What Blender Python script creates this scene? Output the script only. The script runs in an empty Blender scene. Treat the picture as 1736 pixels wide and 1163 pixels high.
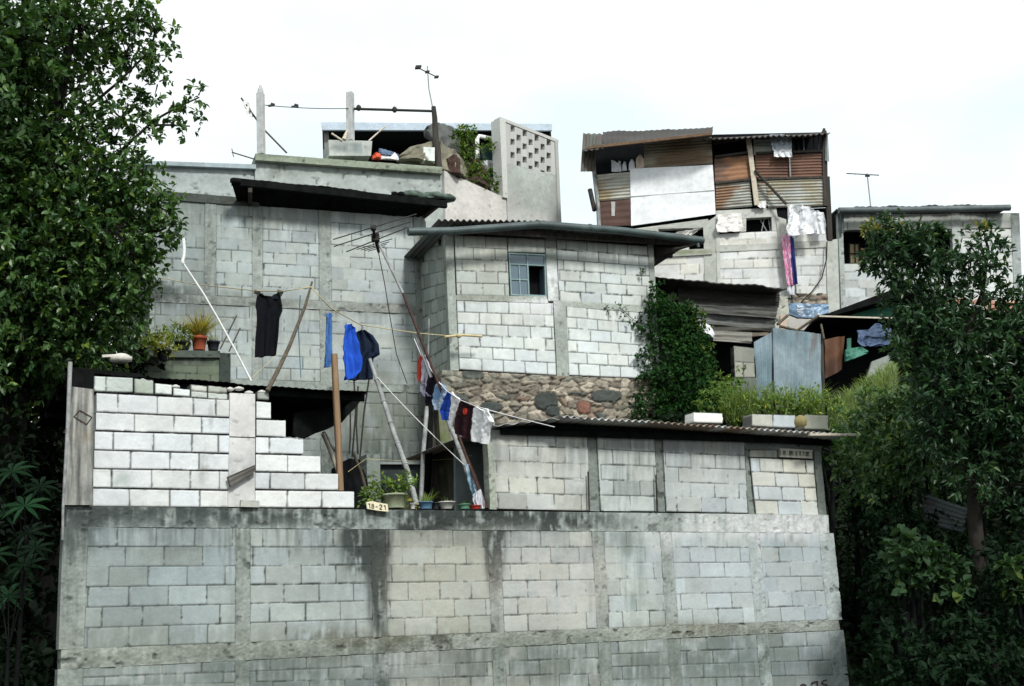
import bpy, math, random
import numpy as np
rnd = random.Random(7)
rs = np.random.RandomState(11)
# ---------------------------------------------------------------- camera model
FPX = 2210.0; PITCH = math.radians(13.4); ROLL = .047; CAM = np.array([0, 0, 1.7])
_F = np.array([0, math.cos(PITCH), math.sin(PITCH)]); _U0 = np.array([0, -math.sin(PITCH), math.cos(PITCH)]); _R0 = np.array([1., 0, 0])
_R = math.cos(ROLL)*_R0 - math.sin(ROLL)*_U0; _U = math.sin(ROLL)*_R0 + math.cos(ROLL)*_U0
def ray(x, y): return _F + (x-868)/FPX*_R - (y-581.5)/FPX*_U
def P(x, y, d): return CAM + ray(x, y)*d
class Pl:
    """a vertical plane of a wall: through a measured point, turned by yaw; N points to the street"""
    def __init__(s, x, y, d, yaw):
        s.A = P(x, y, d); t = math.radians(yaw)
        s.U = np.array([math.cos(t), math.sin(t), 0]); s.N = np.array([math.sin(t), -math.cos(t), 0])
    def __call__(s, x, y, w=0.):
        r = ray(x, y); k = ((s.A + s.N*w - CAM) @ s.N)/(r @ s.N); return CAM + r*k
Z = np.array([0, 0, 1.])
def nrm(v): v = np.asarray(v, float); return v/max(1e-9, np.linalg.norm(v))
# ---------------------------------------------------------------- noise
def _h(ix, iy, s):
    n = (ix.astype(np.int64)*374761393 + iy.astype(np.int64)*668265263 + s*974634777) & 0xffffffff
    n = ((n ^ (n >> 13))*1274126177) & 0xffffffff
    return ((n ^ (n >> 16)) & 0xffff)/65535.0
def vn(x, y, s=0):
    x = np.asarray(x, float); y = np.asarray(y, float)
    ix = np.floor(x); iy = np.floor(y); fx = x-ix; fy = y-iy; fx = fx*fx*(3-2*fx); fy = fy*fy*(3-2*fy)
    a = _h(ix, iy, s); b = _h(ix+1, iy, s); c = _h(ix, iy+1, s); d = _h(ix+1, iy+1, s)
    return (a*(1-fx)+b*fx)*(1-fy)+(c*(1-fx)+d*fx)*fy
def fbm(x, y, s=0, o=4):
    t = 0; a = .5; n = 0
    for i in range(o): t = t + a*vn(x*2**i, y*2**i, s+i*17); n += a; a *= .5
    return t/n
def sstep(a, b, x): t = np.clip((x-a)/(b-a), 0, 1); return t*t*(3-2*t)
# ---------------------------------------------------------------- objects
ORG = {}
COL = bpy.context.scene.collection
def tag(o, label=None, cat=None, group=None, kind=None):
    if label: o['label'] = label
    if cat: o['category'] = cat
    if group: o['group'] = group
    if kind: o['kind'] = kind
    return o
def thing(name, loc, label, cat, group=None):
    o = bpy.data.objects.new(name, None); COL.objects.link(o); o.location = tuple(loc); o.empty_display_size = .2
    ORG[o.name] = np.array(loc, float); return tag(o, label, cat, group)
class MB:
    def __init__(s): s.v = []; s.n = 0; s.f = []; s.c = []; s.sm = []; s.fn = 0
    def add(s, v, f, col=(1, 1, 1), smooth=False):
        v = np.asarray(v, float).reshape(-1, 3); c = np.asarray(col, float)
        if c.ndim == 1: c = np.tile(c, (len(v), 1))
        s.v.append(v); s.c.append(c)
        if isinstance(f, np.ndarray): s.f.append(f + s.n); k = len(f)
        else:
            k = len(f)
            by = {}
            for q in f: by.setdefault(len(q), []).append(q)
            for q in by.values(): s.f.append(np.array(q, dtype=np.int64) + s.n); s.sm.append(np.full(len(q), smooth))
        if isinstance(f, np.ndarray): s.sm.append(np.full(k, smooth))
        s.n += len(v); return s
    def build(s, name, mat, parent=None, loc=None):
        V = np.concatenate(s.v); Cc = np.concatenate(s.c)
        if parent is not None: o0 = ORG[parent.name]
        elif loc is not None: o0 = np.array(loc, float)
        else: o0 = np.array([(V[:, 0].min()+V[:, 0].max())/2, (V[:, 1].min()+V[:, 1].max())/2, V[:, 2].min()])
        me = bpy.data.meshes.new(name)
        me.vertices.add(len(V)); me.vertices.foreach_set('co', (V-o0).astype(np.float32).ravel())
        tot = np.concatenate([np.full(len(f), f.shape[1]) for f in s.f]); idx = np.concatenate([f.ravel() for f in s.f])
        me.loops.add(len(idx)); me.loops.foreach_set('vertex_index', idx.astype(np.int32))
        me.polygons.add(len(tot)); me.polygons.foreach_set('loop_start', np.concatenate([[0], np.cumsum(tot)[:-1]]).astype(np.int32))
        me.polygons.foreach_set('loop_total', tot.astype(np.int32))
        me.polygons.foreach_set('use_smooth', np.concatenate(s.sm).astype(bool))
        a = me.attributes.new('Col', 'FLOAT_COLOR', 'POINT')
        a.data.foreach_set('color', np.concatenate([Cc, np.ones((len(Cc), 1))], 1).astype(np.float32).ravel())
        me.materials.append(mat); me.update(calc_edges=True); me.validate()
        o = bpy.data.objects.new(name, me); COL.objects.link(o)
        if parent is not None: o.parent = parent
        else: o.location = tuple(o0)
        ORG[o.name] = o0; return o
def grid_faces(nu, nv, off=0):
    i = np.arange(nu-1)[:, None]*nv + np.arange(nv-1)[None, :]; i = i.ravel() + off
    return np.stack([i, i+nv, i+nv+1, i+1], 1)
def solid_grid(mb, G, back, col, smooth=True):
    """closed solid: front grid G (nu,nv,3), offset vector or grid 'back' to the rear side"""
    nu, nv = G.shape[:2]; Bk = G + back if np.ndim(back) == 1 else back
    c = np.asarray(col, float)
    if c.ndim == 1: c = np.broadcast_to(c, (nu, nv, 3))
    ring = [(i, 0) for i in range(nu)] + [(nu-1, j) for j in range(1, nv)] + [(i, nv-1) for i in range(nu-2, -1, -1)] + [(0, j) for j in range(nv-2, 0, -1)]
    ri = np.array([r[0] for r in ring]); rj = np.array([r[1] for r in ring])
    mb.add(G.reshape(-1, 3), grid_faces(nu, nv)[:, ::-1].copy(), c.reshape(-1, 3), smooth)
    n = len(ring); fr = G[ri, rj]; bk = Bk[ri, rj]; cc = c[ri, rj]
    k = np.arange(n); k2 = (k+1) % n
    mb.add(np.concatenate([fr, bk]), np.stack([k, k2, k2+n, k+n], 1)[:, ::-1].copy(), np.concatenate([cc, cc*.8]), False)
    if np.ndim(back) == 1:
        q = Bk[[0, nu-1, nu-1, 0], [0, 0, nv-1, nv-1]]; mb.add(q, np.array([[0, 1, 2, 3]]), c[0, 0])
    else: mb.add(Bk.reshape(-1, 3), grid_faces(nu, nv), c.reshape(-1, 3), smooth)
def prism(mb, poly, vec, col=(1, 1, 1)):
    poly = np.asarray(poly, float); n = len(poly); v = np.concatenate([poly, poly+vec])
    f = [tuple(range(n)), tuple(range(2*n-1, n-1, -1))] + [(i, i+n, (i+1) % n+n, (i+1) % n) for i in range(n)]
    mb.add(v, f, col); return mb
def pprism(mb, pl, px, w0, w1, col=(1, 1, 1)):
    """prism on a wall plane: outline at offset w0 (street side), back to w1"""
    return prism(mb, [pl(x, y, w0) for x, y in px], pl.N*(w1-w0), col)
def hexa(mb, c, ax, ay, az, col=(1, 1, 1), bev=.12):
    """bevelled block from centre and three half axes"""
    c, ax, ay, az = [np.asarray(q, float) for q in (c, ax, ay, az)]
    m = min(np.linalg.norm(ax), np.linalg.norm(ay), np.linalg.norm(az))*bev
    axes = [ax, ay, az]; ln = [np.linalg.norm(a) for a in axes]; V = []; I = {}
    for sx in (-1, 1):
        for sy in (-1, 1):
            for sz in (-1, 1):
                s = (sx, sy, sz)
                for k in range(3):
                    p = c.copy()
                    for q in range(3): p = p + axes[q]*s[q]*(1 if q == k else 1-m/ln[q])
                    I[(s, k)] = len(V); V.append(p)
    F = []
    for k in range(3):
        a, b = [(1, 2), (2, 0), (0, 1)][k]
        for sg in (-1, 1):
            q = []
            for sa, sb in ((-1, -1), (1, -1), (1, 1), (-1, 1)):
                s = [0, 0, 0]; s[k] = sg; s[a] = sa; s[b] = sb; q.append(I[(tuple(s), k)])
            F.append(tuple(q if sg > 0 else q[::-1]))
    for k in range(3):
        a, b = [(1, 2), (2, 0), (0, 1)][k]
        for sa in (-1, 1):
            for sb in (-1, 1):
                s1 = [0, 0, 0]; s1[k] = -1; s1[a] = sa; s1[b] = sb; s2 = list(s1); s2[k] = 1; s1 = tuple(s1); s2 = tuple(s2)
                F.append((I[(s1, a)], I[(s2, a)], I[(s2, b)], I[(s1, b)]))
    for sx in (-1, 1):
        for sy in (-1, 1):
            for sz in (-1, 1): F.append(tuple(I[((sx, sy, sz), k)] for k in range(3)))
    mb.add(V, F, col); return mb
def bar(mb, a, b, wx, wy, up=Z, col=(1, 1, 1), bev=.12):
    a = np.asarray(a, float); b = np.asarray(b, float); d = nrm(b-a); sx = np.cross(d, up)
    if np.linalg.norm(sx) < .05: sx = np.cross(d, np.array([0, 1., 0]))
    sx = nrm(sx); sy = nrm(np.cross(sx, d))
    return hexa(mb, (a+b)/2, (b-a)/2, sx*wx/2, sy*wy/2, col, bev)
def tube(mb, pts, r, seg=8, col=(1, 1, 1), smooth=True):
    pts = [np.asarray(p, float) for p in pts]; n = len(pts); rr = [r]*n if np.isscalar(r) else list(r)
    V = []; prev = None
    for i in range(n):
        d = nrm(pts[min(n-1, i+1)]-pts[max(0, i-1)])
        if prev is None: prev = np.cross(d, Z if abs(d[2]) < .9 else np.array([1., 0, 0]))
        sx = prev-d*(prev @ d); sx = nrm(sx); prev = sx; sy = np.cross(d, sx)
        for k in range(seg):
            t = 2*math.pi*k/seg; V.append(pts[i]+rr[i]*(math.cos(t)*sx+math.sin(t)*sy))
    F = [(i*seg+k, i*seg+(k+1) % seg, (i+1)*seg+(k+1) % seg, (i+1)*seg+k) for i in range(n-1) for k in range(seg)]
    mb.add(V, F, col, smooth)
    mb.add(V[:seg], [tuple(range(seg-1, -1, -1))], col); mb.add(V[-seg:], [tuple(range(seg))], col); return mb
def sag(a, b, s, n=14):
    a = np.asarray(a, float); b = np.asarray(b, float)
    return [a+(b-a)*t-Z*s*4*t*(1-t) for t in np.linspace(0, 1, n)]
def lathe(mb, base, prof, seg=20, col=(1, 1, 1), sx=1.0, axis=Z):
    base = np.asarray(base, float); V = []; n = len(prof)
    for r, z in prof:
        for k in range(seg):
            t = 2*math.pi*k/seg; V.append(base+np.array([r*sx*math.cos(t), r*math.sin(t), 0])+axis*z)
    F = [(i*seg+k, i*seg+(k+1) % seg, (i+1)*seg+(k+1) % seg, (i+1)*seg+k) for i in range(n-1) for k in range(seg)]
    mb.add(V, F, col, True); mb.add(V[:seg], [tuple(range(seg-1, -1, -1))], col); mb.add(V[-seg:], [tuple(range(seg))], col); return mb
def corr(mb, p00, p10, p11, p01, n, amp, col=(1, 1, 1), nv=8, th=.004, warp=.01, seed=0, col2=None, seg=6):
    """corrugated sheet; waves run across the p00->p10 direction"""
    p00, p10, p11, p01 = [np.asarray(q, float) for q in (p00, p10, p11, p01)]
    nu = n*seg+1; s = np.linspace(0, 1, nu)[:, None, None]; t = np.linspace(0, 1, nv)[None, :, None]
    G = (p00*(1-s)+p10*s)*(1-t)+(p01*(1-s)+p11*s)*t
    N = nrm(np.cross(p10-p00, p01-p00)); S = s[..., 0]+0*t[..., 0]; T = t[..., 0]+0*s[..., 0]
    L = np.linalg.norm(p10-p00); H = np.linalg.norm(p01-p00)
    dz = amp*np.cos(2*np.pi*n*S) + warp*(fbm(S*L*1.5, T*H*1.5, seed, 3)-.5)*2
    G = G+N*dz[..., None]
    c = np.broadcast_to(np.asarray(col, float), G.shape)
    if col2 is not None:
        m = sstep(.45, .62, fbm(S*L*1.1+3, T*H*1.6, seed+5, 4)+.25*(vn(S*n, T*3, seed+8)-.5))[..., None]
        c = c*(1-m)+np.asarray(col2)*m
    c = c*(.72+.45*fbm(S*L*6, T*H*6, seed+9, 3)+.18*vn(S*n*2, T*2, seed+12))[..., None]
    rs_ = sstep(.6, .8, fbm(S*L*9, T*H*1.2, seed+14, 3))[..., None]*.55; c = c*(1-rs_)+np.array([.11, .06, .035])*rs_*(c.mean()*4+.2)
    solid_grid(mb, G, G-N*th, c, True); return mb
# ---------------------------------------------------------------- wall surfaces
def stainmix(c, X, Y, stains, seed):
    for st in stains:
        x, y, rx, ry, k, sc = st[:6]; kind = st[6] if len(st) > 6 else ''
        d = ((X-x)/rx)**2+((Y-y)/ry)**2
        m = np.exp(-d*d*.9)
        if kind == 's': nz = sstep(.28, .72, .65*fbm(X/5., Y/60., seed+31, 3)+.35*fbm(X/18., Y/26., seed+2, 3))
        else: nz = sstep(.2, .62, .5*fbm(X/13., Y/14., seed+3, 5)+.5*fbm(X/5.5, Y/38., seed+41, 4))
        m = np.clip(m*nz*k, 0, 1)[..., None]; c = c*(1-m)+np.asarray(sc)*m
    return c
def panel(mb, pl, q, style='block', w=0., thick=.15, res=.013, rows=6, bw=.4, seed=0, base=(.4, .4, .39), var=.1, jd=.006, jw=.0055,
          jcol=(.085, .09, .085), jk=.82, stains=(), joints=None, rough=.004, off=None, warm=.03, flush=.3, drk=.25, boulders=()):
    TL, TR, BR, BL = [np.array(pl(x, y, w)) for x, y in q]
    L = max(np.linalg.norm(TR-TL), np.linalg.norm(BR-BL)); H = max(np.linalg.norm(BL-TL), np.linalg.norm(BR-TR))
    nu = max(3, int(L/res)+1); nv = max(3, int(H/res)+1)
    s = np.linspace(0, 1, nu)[:, None]; t = np.linspace(0, 1, nv)[None, :]
    S = s+0*t; T = t+0*s
    bl = lambda a, b, c, d: (a*(1-S)+b*S)*(1-T)+(d*(1-S)+c*S)*T
    X = bl(*[p[0] for p in q]); Y = bl(*[p[1] for p in q])
    G = np.stack([bl(TL[k], TR[k], BR[k], BL[k]) for k in range(3)], -1)
    x = S*L; y = T*H
    xo = x+seed*3.17; yo = y+seed*1.31
    base = np.asarray(base, float)*(np.array([.94, .995, .98]) if style in ('block', 'conc', 'plaster') else 1.)
    n1 = fbm(xo*3, yo*3, seed, 4); n2 = fbm(xo*14, yo*14, seed+5, 3); n3 = vn(xo*60, yo*60, seed+9)
    if style == 'block':
        rh = H/rows; r = np.clip(np.floor(y/rh), 0, rows-1)
        wob = (vn(xo*2.2, yo*2.2, seed+60)-.5)*.014
        fr = y/rh-r; ez = np.minimum(fr, 1-fr)*rh
        if joints is None:
            o = (r % 2)*bw*.5 + (_h(r, r*0+seed, 77)-.5)*bw*.35 + (off if off is not None else _h(r*0, r*0+seed, 5)*bw)
            u = (x+o+wob)/bw; b = np.floor(u); fu = u-b; ex = np.minimum(fu, 1-fu)*bw
        else:
            js = np.array([(j-q[3][0])/(q[2][0]-q[3][0])*L for j in joints]); xx = x+wob
            b = np.zeros_like(x); ex = np.full_like(x, 9.)
            for j in js: b += (xx > j); ex = np.minimum(ex, np.abs(xx-j))
        bx = x if joints is None else x
        if joints is not None: ez = ez+.0035
        if joints is None: ex = np.minimum(ex, np.minimum(x, L-x)+.001+.006*vn(xo*3, yo*9, seed+74))
        ez = ez+(vn(xo*5, r*3.3, seed+61)-.5)*.006
        d = np.minimum(ex, ez); RC = .012+.012*_h(b, r, seed+70); cr = np.hypot(np.maximum(0, RC-ex), np.maximum(0, RC-ez)); d = np.where((ex < RC) & (ez < RC), RC-cr, d)
        d = d+(n2-.5)*.009+(n3-.5)*.003
        fl = sstep(flush-.12, flush+.12, vn(xo*1.7+b*.37, yo*2.3+r*.61, seed+62)*.6+.4*_h(b, r, seed+63))      # some joints are smeared flush
        g = jw*(.55+.9*vn(xo*4, yo*4, seed+64))
        m = sstep(g+.002, g*.6, d)
        rel = -jd*m*(.25+.75*fl)+(_h(b, r, seed+66)-.5)*.006+(n2-.5)*rough+(n3-.5)*rough*.5
        tint = (1+var*(_h(b, r, seed+67)-.5)*2)*(.84+.32*fbm(xo*.8, yo*.8, seed+71, 3)); dark = np.where(_h(b, r, seed+68) > .86, 1-drk, 1)
        wm = (_h(b, r, seed+69)-.45)*warm
        c = base*(tint*dark*(.86+.28*n1)*(.9+.2*n2))[..., None]+np.stack([wm, wm*.35, -wm], -1)*base.mean()*2
        mj = (m*(.12+.88*fl)*jk)[..., None]; c = c*(1-mj)+np.asarray(jcol)*(.6+.8*n2[..., None])*mj
        sm = sstep(.62, .74, fbm(xo*5, yo*7, seed+72, 3))*sstep(.035, .012, d)*(1-m); rel = rel+sm*.003; c = c*(1-.1*sm[..., None])
        ch = sstep(.7, .8, fbm(xo*13, yo*13, seed+73, 2))*sstep(.018, .006, d); rel = rel-ch*.004; c = c*(1-.6*ch[..., None])
    elif style == 'stone':
        cs = .098; gx = x/(cs*(1.5+.9*fbm(xo*1.2, yo*1.2, seed+40, 2))); gy = y/(cs*(.75+.6*fbm(xo*.9+5, yo*1.3, seed+41, 2))); gx = gx+(fbm(xo*4, yo*4, seed+3, 2)-.5)*.5; gy = gy+(fbm(xo*4+9, yo*4, seed+4, 2)-.5)*.5
        d1 = np.full_like(x, 9.); d2 = np.full_like(x, 9.); id1 = np.zeros_like(x)
        for di in (-1, 0, 1):
            for dj in (-1, 0, 1):
                cx = np.floor(gx)+di; cy = np.floor(gy)+dj
                px = cx+.5+(_h(cx, cy, seed+1)-.5)*.95; py = cy+.5+(_h(cx, cy, seed+2)-.5)*.95
                dd = np.hypot(gx-px, (gy-py)*(1.0+.8*_h(cx, cy, seed+7))); idc = _h(cx, cy, seed+11)
                up = dd < d1; d2 = np.where(up, d1, np.minimum(d2, dd)); id1 = np.where(up, idc, id1); d1 = np.where(up, dd, d1)
        e = d2-d1; m = sstep(.16, .03, e+(n2-.5)*.1)
        rel = .045*sstep(0, .22, e)*(.2+1.3*id1)+(n2-.5)*.03+(n3-.5)*.012-.02
        k = id1[..., None]
        stone = np.where(k > .95, np.array([.09, .1, .09]), np.where(k > .91, np.array([.21, .155, .12]), np.array([.37, .33, .27])*(.4+.85*((k*7) % 1))))
        c = stone*(.65+.7*n2)[..., None]; mm = m[..., None]*.8; c = c*(1-mm)+np.array([.11, .092, .07])*(.35+1.1*n1[..., None])*mm  # gap colour darkened to put deep shade between the stones
        c = c*(.75+.5*fbm(xo*2.3, yo*2.3, seed+44, 3)[..., None])
        for bx_, by_, rx_, ry_, bc in boulders:
            f = np.abs((X-bx_)/rx_)**3.2+np.abs((Y-by_)/ry_)**3.2+(fbm(xo*9, yo*9, seed+50, 3)-.5)*1.5
            k1 = sstep(1.0, .86, f); k0 = sstep(1.35, 1.1, f); rel = rel*(1-k0)+(.045*k1+(n2-.5)*.02-.01)*k0
            c = c*(1-k0[..., None]*.7); c = c*(1-k1[..., None])+np.asarray(bc)*(.6+.8*n2[..., None])*k1[..., None]
    elif style == 'plank':
        a = fbm(xo*1.2, yo*45, seed, 3); rel = (a-.5)*rough*3+(n1-.5)*rough*2; kn = sstep(.5, .78, fbm(xo*2.5, yo*16, seed+4, 3))
        c = base*((.55+.9*a)*(1-.45*kn))[..., None]
    elif style == 'vplank':
        a = fbm(xo*40, yo*1.1, seed, 3); rel = (a-.5)*rough*3; kn = sstep(.5, .75, fbm(xo*18, yo*1.6, seed+4, 4))
        c = base*((.6+.8*a)*(1-.75*kn))[..., None]
    elif style == 'board':
        rel = (fbm(xo*1.2, yo*2.5, seed+22, 3)-.5)*rough+(n2-.5)*rough*.15; c = base*(.93+.1*n1+.04*n2)[..., None]
    elif style == 'plaster':
        pit = sstep(.72, .8, fbm(xo*16, yo*16, seed+21, 3)); rel = (fbm(xo*5, yo*5, seed+22, 4)-.5)*min(rough, .008)*1.5+(n3-.5)*.002-pit*.003
        c = base*((.78+.44*n1)*(.88+.24*n2))[..., None]; c = c*(1-.3*pit)[..., None]
    else:   # rough concrete
        pit = sstep(.66 if rough < .015 else .58, .8 if rough < .015 else .68, fbm(xo*9, yo*(9 if rough < .015 else 14), seed+21, 4)); lumps = fbm(xo*6, yo*6, seed+22, 4)
        rel = (lumps-.5)*rough*2.4+(n3-.5)*rough*.6-pit*rough*1.5
        c = base*((.78+.44*n1)*(.85+.3*n2))[..., None]; c = c*(1-(.55 if rough < .015 else .72)*pit*min(1, rough/.006))[..., None]
    c = stainmix(c, X, Y, stains, seed % 3)
    if style == 'block': c = c*(1-.4*mj)
    G = G+pl.N*rel[..., None]
    solid_grid(mb, G, -pl.N*thick, np.clip(c, .004, .95), True); return mb
# ---------------------------------------------------------------- foliage
_LV = np.array([[0, 0, 0], [-.5, .38, .08], [0, .36, -.03], [.5, .38, .08], [-.38, .7, .02], [0, .7, -.07], [.38, .7, .02], [0, 1, -.16]])
_LT = [np.array([[0, 2, 1], [0, 3, 2], [4, 5, 7], [5, 6, 7]]), np.array([[1, 2, 5, 4], [2, 3, 6, 5]])]
def leaves(mb, pos, dirs, nor, ln, wd, cols):
    n = len(pos); d = dirs/np.linalg.norm(dirs, axis=1)[:, None]; s = np.cross(d, nor); s = s/np.maximum(1e-6, np.linalg.norm(s, axis=1))[:, None]; u = np.cross(s, d)
    V = pos[:, None]+(_LV[None, :, 0, None]*wd[:, None, None])*s[:, None]+(_LV[None, :, 1, None]*ln[:, None, None])*d[:, None]+(_LV[None, :, 2, None]*ln[:, None, None])*u[:, None]
    k = (np.arange(n)*8)[:, None, None]; C = np.repeat(cols, 8, 0); base = mb.n
    mb.v.append(V.reshape(-1, 3)); mb.c.append(C); mb.n += n*8
    for t in _LT:
        f = (t[None]+k).reshape(-1, t.shape[1])+base; mb.f.append(f); mb.sm.append(np.full(len(f), False))
def rv(n): v = rs.normal(size=(n, 3)); return v/np.linalg.norm(v, axis=1)[:, None]
def cloud(mb, cl, per=240, nl=(5, 9), ln=(.09, .16), wr=.45, c0=(.035, .075, .022), c1=(.075, .13, .035), yel=.04, up=.55, twigs=None, shell=2.2, flat=1.0):
    """leaf rosettes filling blobs cl = [(point, radius, density)]"""
    for ctr, rad, den in cl:
        n = max(3, int(per*den*rad*rad)); v = rv(n); rr = rad*rs.rand(n)**(1/shell)
        lump = .72+.5*fbm(v[:, 0]*1.9+ctr[0], v[:, 1]*1.9+v[:, 2]*2.3+ctr[2], 5, 2)
        p = ctr+v*(rr*lump)[:, None]*np.array([1, 1, flat]); ax = v*.8+rv(n)*.55+np.array([0, 0, .35]); ax /= np.linalg.norm(ax, axis=1)[:, None]
        tint = rs.rand(n)
        if twigs is not None:
            for i in range(0, n, 6): tube(twigs, [ctr+(p[i]-ctr)*.15, ctr+(p[i]-ctr)*.6+rv(1)[0]*.05*rad, p[i]], [.012, .008, .004], 5)
        k = rs.randint(nl[0], nl[1]+1, n); idx = np.repeat(np.arange(n), k); m = len(idx)
        d = ax[idx]*.45+rv(m)*.9; d /= np.linalg.norm(d, axis=1)[:, None]; d[:, 2] -= .12
        nn = rv(m)*(1-up)+np.array([.12, -.25, 1])*up
        L = ln[0]+(ln[1]-ln[0])*rs.rand(m); pp = p[idx]+ax[idx]*(rs.rand(m)*.09)[:, None]
        t = np.clip(tint[idx]*.7+rs.rand(m)*.3, 0, 1)[:, None]; c = np.asarray(c0)*(1-t)+np.asarray(c1)*t
        y = rs.rand(m) < yel; c[y] = c[y]*np.array([2.2, 1.6, .9])
        leaves(mb, pp, d, nn, L, L*wr*(.8+.4*rs.rand(m)), c)
    return mb
def fronds(mb, ctr, n, ln, wr, c0, c1, lean=.6, spread=.15, droop=.4):
    """thin arching blades from one foot"""
    ctr = np.asarray(ctr, float)
    for i in range(n):
        a = rs.rand()*6.283; L = ln*(.6+.5*rs.rand()); h = np.array([math.cos(a), math.sin(a), 0]); le = lean*rs.rand(); q = []
        b = ctr+h*spread*rs.rand(); sd = np.array([-h[1], h[0], 0]); t = rs.rand(); c = np.asarray(c0)*(1-t)+np.asarray(c1)*t
        for k in range(5):
            s = k/4; pnt = b+h*(L*le*s+droop*L*.4*s*s)+Z*(L*s*(1-.35*le)-droop*L*.5*s*s); ww = wr*(1-s*.85)*.5; q += [pnt-sd*ww, pnt+sd*ww]
        mb.add(q, [(2*k, 2*k+1, 2*k+3, 2*k+2) for k in range(4)], c)
    return mb
# ---------------------------------------------------------------- materials
def newmat(name):
    m = bpy.data.materials.new(name); m.use_nodes = True; nt = m.node_tree; nt.nodes.clear()
    o = nt.nodes.new('ShaderNodeOutputMaterial'); b = nt.nodes.new('ShaderNodeBsdfPrincipled'); nt.links.new(b.outputs[0], o.inputs[0]); return m, nt, b
def _noise(nt, scale, detail=4, vec=None, rough=.6):
    n = nt.nodes.new('ShaderNodeTexNoise'); n.inputs['Scale'].default_value = scale; n.inputs['Detail'].default_value = detail; n.inputs['Roughness'].default_value = rough
    if vec is None:
        g = nt.nodes.new('ShaderNodeNewGeometry'); nt.links.new(g.outputs['Position'], n.inputs['Vector'])
    else: nt.links.new(vec, n.inputs['Vector'])
    return n
def _ramp(nt, fac, stops):
    r = nt.nodes.new('ShaderNodeValToRGB'); e = r.color_ramp.elements
    while len(e) < len(stops): e.new(.5)
    for i, (p, c) in enumerate(stops): e[i].position = p; e[i].color = (*c, 1) if len(c) == 3 else c
    nt.links.new(fac, r.inputs[0]); return r
def _mul(nt, a, b, mode='MULTIPLY', fac=1.0):
    m = nt.nodes.new('ShaderNodeMix'); m.data_type = 'RGBA'; m.blend_type = mode; m.inputs[0].default_value = fac
    nt.links.new(a, m.inputs[6]); nt.links.new(b, m.inputs[7]); return m.outputs[2]
def _bump(nt, b, h, k, dist=.01):
    n = nt.nodes.new('ShaderNodeBump'); n.inputs['Strength'].default_value = k; n.inputs['Distance'].default_value = dist
    nt.links.new(h, n.inputs['Height']); nt.links.new(n.outputs[0], b.inputs['Normal'])
def mat_attr(name, rough=.92, nscale=35, lo=.82, hi=1.16, bump=.4, spec=.25):
    m, nt, b = newmat(name); a = nt.nodes.new('ShaderNodeAttribute'); a.attribute_name = 'Col'
    n = _noise(nt, nscale, 6, rough=.7); r = _ramp(nt, n.outputs[0], [(.25, (lo,)*3), (.75, (hi,)*3)])
    nt.links.new(_mul(nt, a.outputs[0], r.outputs[0]), b.inputs['Base Color']); b.inputs['Roughness'].default_value = rough; b.inputs['Specular IOR Level'].default_value = spec
    _bump(nt, b, n.outputs[0], bump, .006); return m
def mat_leaf(name, rough=.38, trans=.25, spec=.5):
    m, nt, b = newmat(name); a = nt.nodes.new('ShaderNodeAttribute'); a.attribute_name = 'Col'
    nt.links.new(a.outputs[0], b.inputs['Base Color']); b.inputs['Roughness'].default_value = rough; b.inputs['Specular IOR Level'].default_value = spec
    t = nt.nodes.new('ShaderNodeBsdfTranslucent'); g = nt.nodes.new('ShaderNodeMix'); g.data_type = 'RGBA'; g.blend_type = 'MULTIPLY'; g.inputs[0].default_value = 1
    nt.links.new(a.outputs[0], g.inputs[6]); g.inputs[7].default_value = (1.6, 1.8, .6, 1); nt.links.new(g.outputs[2], t.inputs[0])
    x = nt.nodes.new('ShaderNodeMixShader'); x.inputs[0].default_value = trans; o = [q for q in nt.nodes if q.type == 'OUTPUT_MATERIAL'][0]
    nt.links.new(b.outputs[0], x.inputs[1]); nt.links.new(t.outputs[0], x.inputs[2]); nt.links.new(x.outputs[0], o.inputs[0]); return m
def mat(name, col, rough=.8, metal=0, v=.25, scale=12, bump=.15, spec=.3, col2=None, lo=.4, hi=.65, stretch=None, detail=5):
    m, nt, b = newmat(name); vec = None
    if stretch:
        g = nt.nodes.new('ShaderNodeNewGeometry'); mp = nt.nodes.new('ShaderNodeMapping'); mp.inputs['Scale'].default_value = stretch
        nt.links.new(g.outputs['Position'], mp.inputs[0]); vec = mp.outputs[0]
    n = _noise(nt, scale, detail, vec); c = np.asarray(col, float)
    c2 = np.asarray(col2) if col2 is not None else np.clip(c*(1+v), 0, .95); c1 = c if col2 is not None else c*(1-v)
    if col2 is None: lo, hi = .3, .7
    r = _ramp(nt, n.outputs[0], [(lo, tuple(c1)), (hi, tuple(c2))])
    n2 = _noise(nt, scale*7, 3, vec); r2 = _ramp(nt, n2.outputs[0], [(.3, (.85,)*3), (.7, (1.12,)*3)])
    nt.links.new(_mul(nt, r.outputs[0], r2.outputs[0]), b.inputs['Base Color']); b.inputs['Roughness'].default_value = rough; b.inputs['Metallic'].default_value = metal; b.inputs['Specular IOR Level'].default_value = spec
    if bump: _bump(nt, b, n2.outputs[0], bump, .006)
    return m
def mat_glass(name, col, rough=.08):
    m, nt, b = newmat(name); b.inputs['Base Color'].default_value = (*col, 1); b.inputs['Roughness'].default_value = rough; b.inputs['Specular IOR Level'].default_value = .6
    n = _noise(nt, 3, 2); _bump(nt, b, n.outputs[0], .05, .02); return m
def mat_plastic(name, col, alpha=.6, rough=.3):
    m, nt, b = newmat(name); b.inputs['Base Color'].default_value = (*col, 1); b.inputs['Roughness'].default_value = rough
    n = _noise(nt, 5, 4); r = _ramp(nt, n.outputs[0], [(.35, (alpha-.2,)*3), (.65, (min(1, alpha+.25),)*3)]); nt.links.new(r.outputs[0], b.inputs['Alpha']); _bump(nt, b, n.outputs[0], .5, .03); return m
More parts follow.
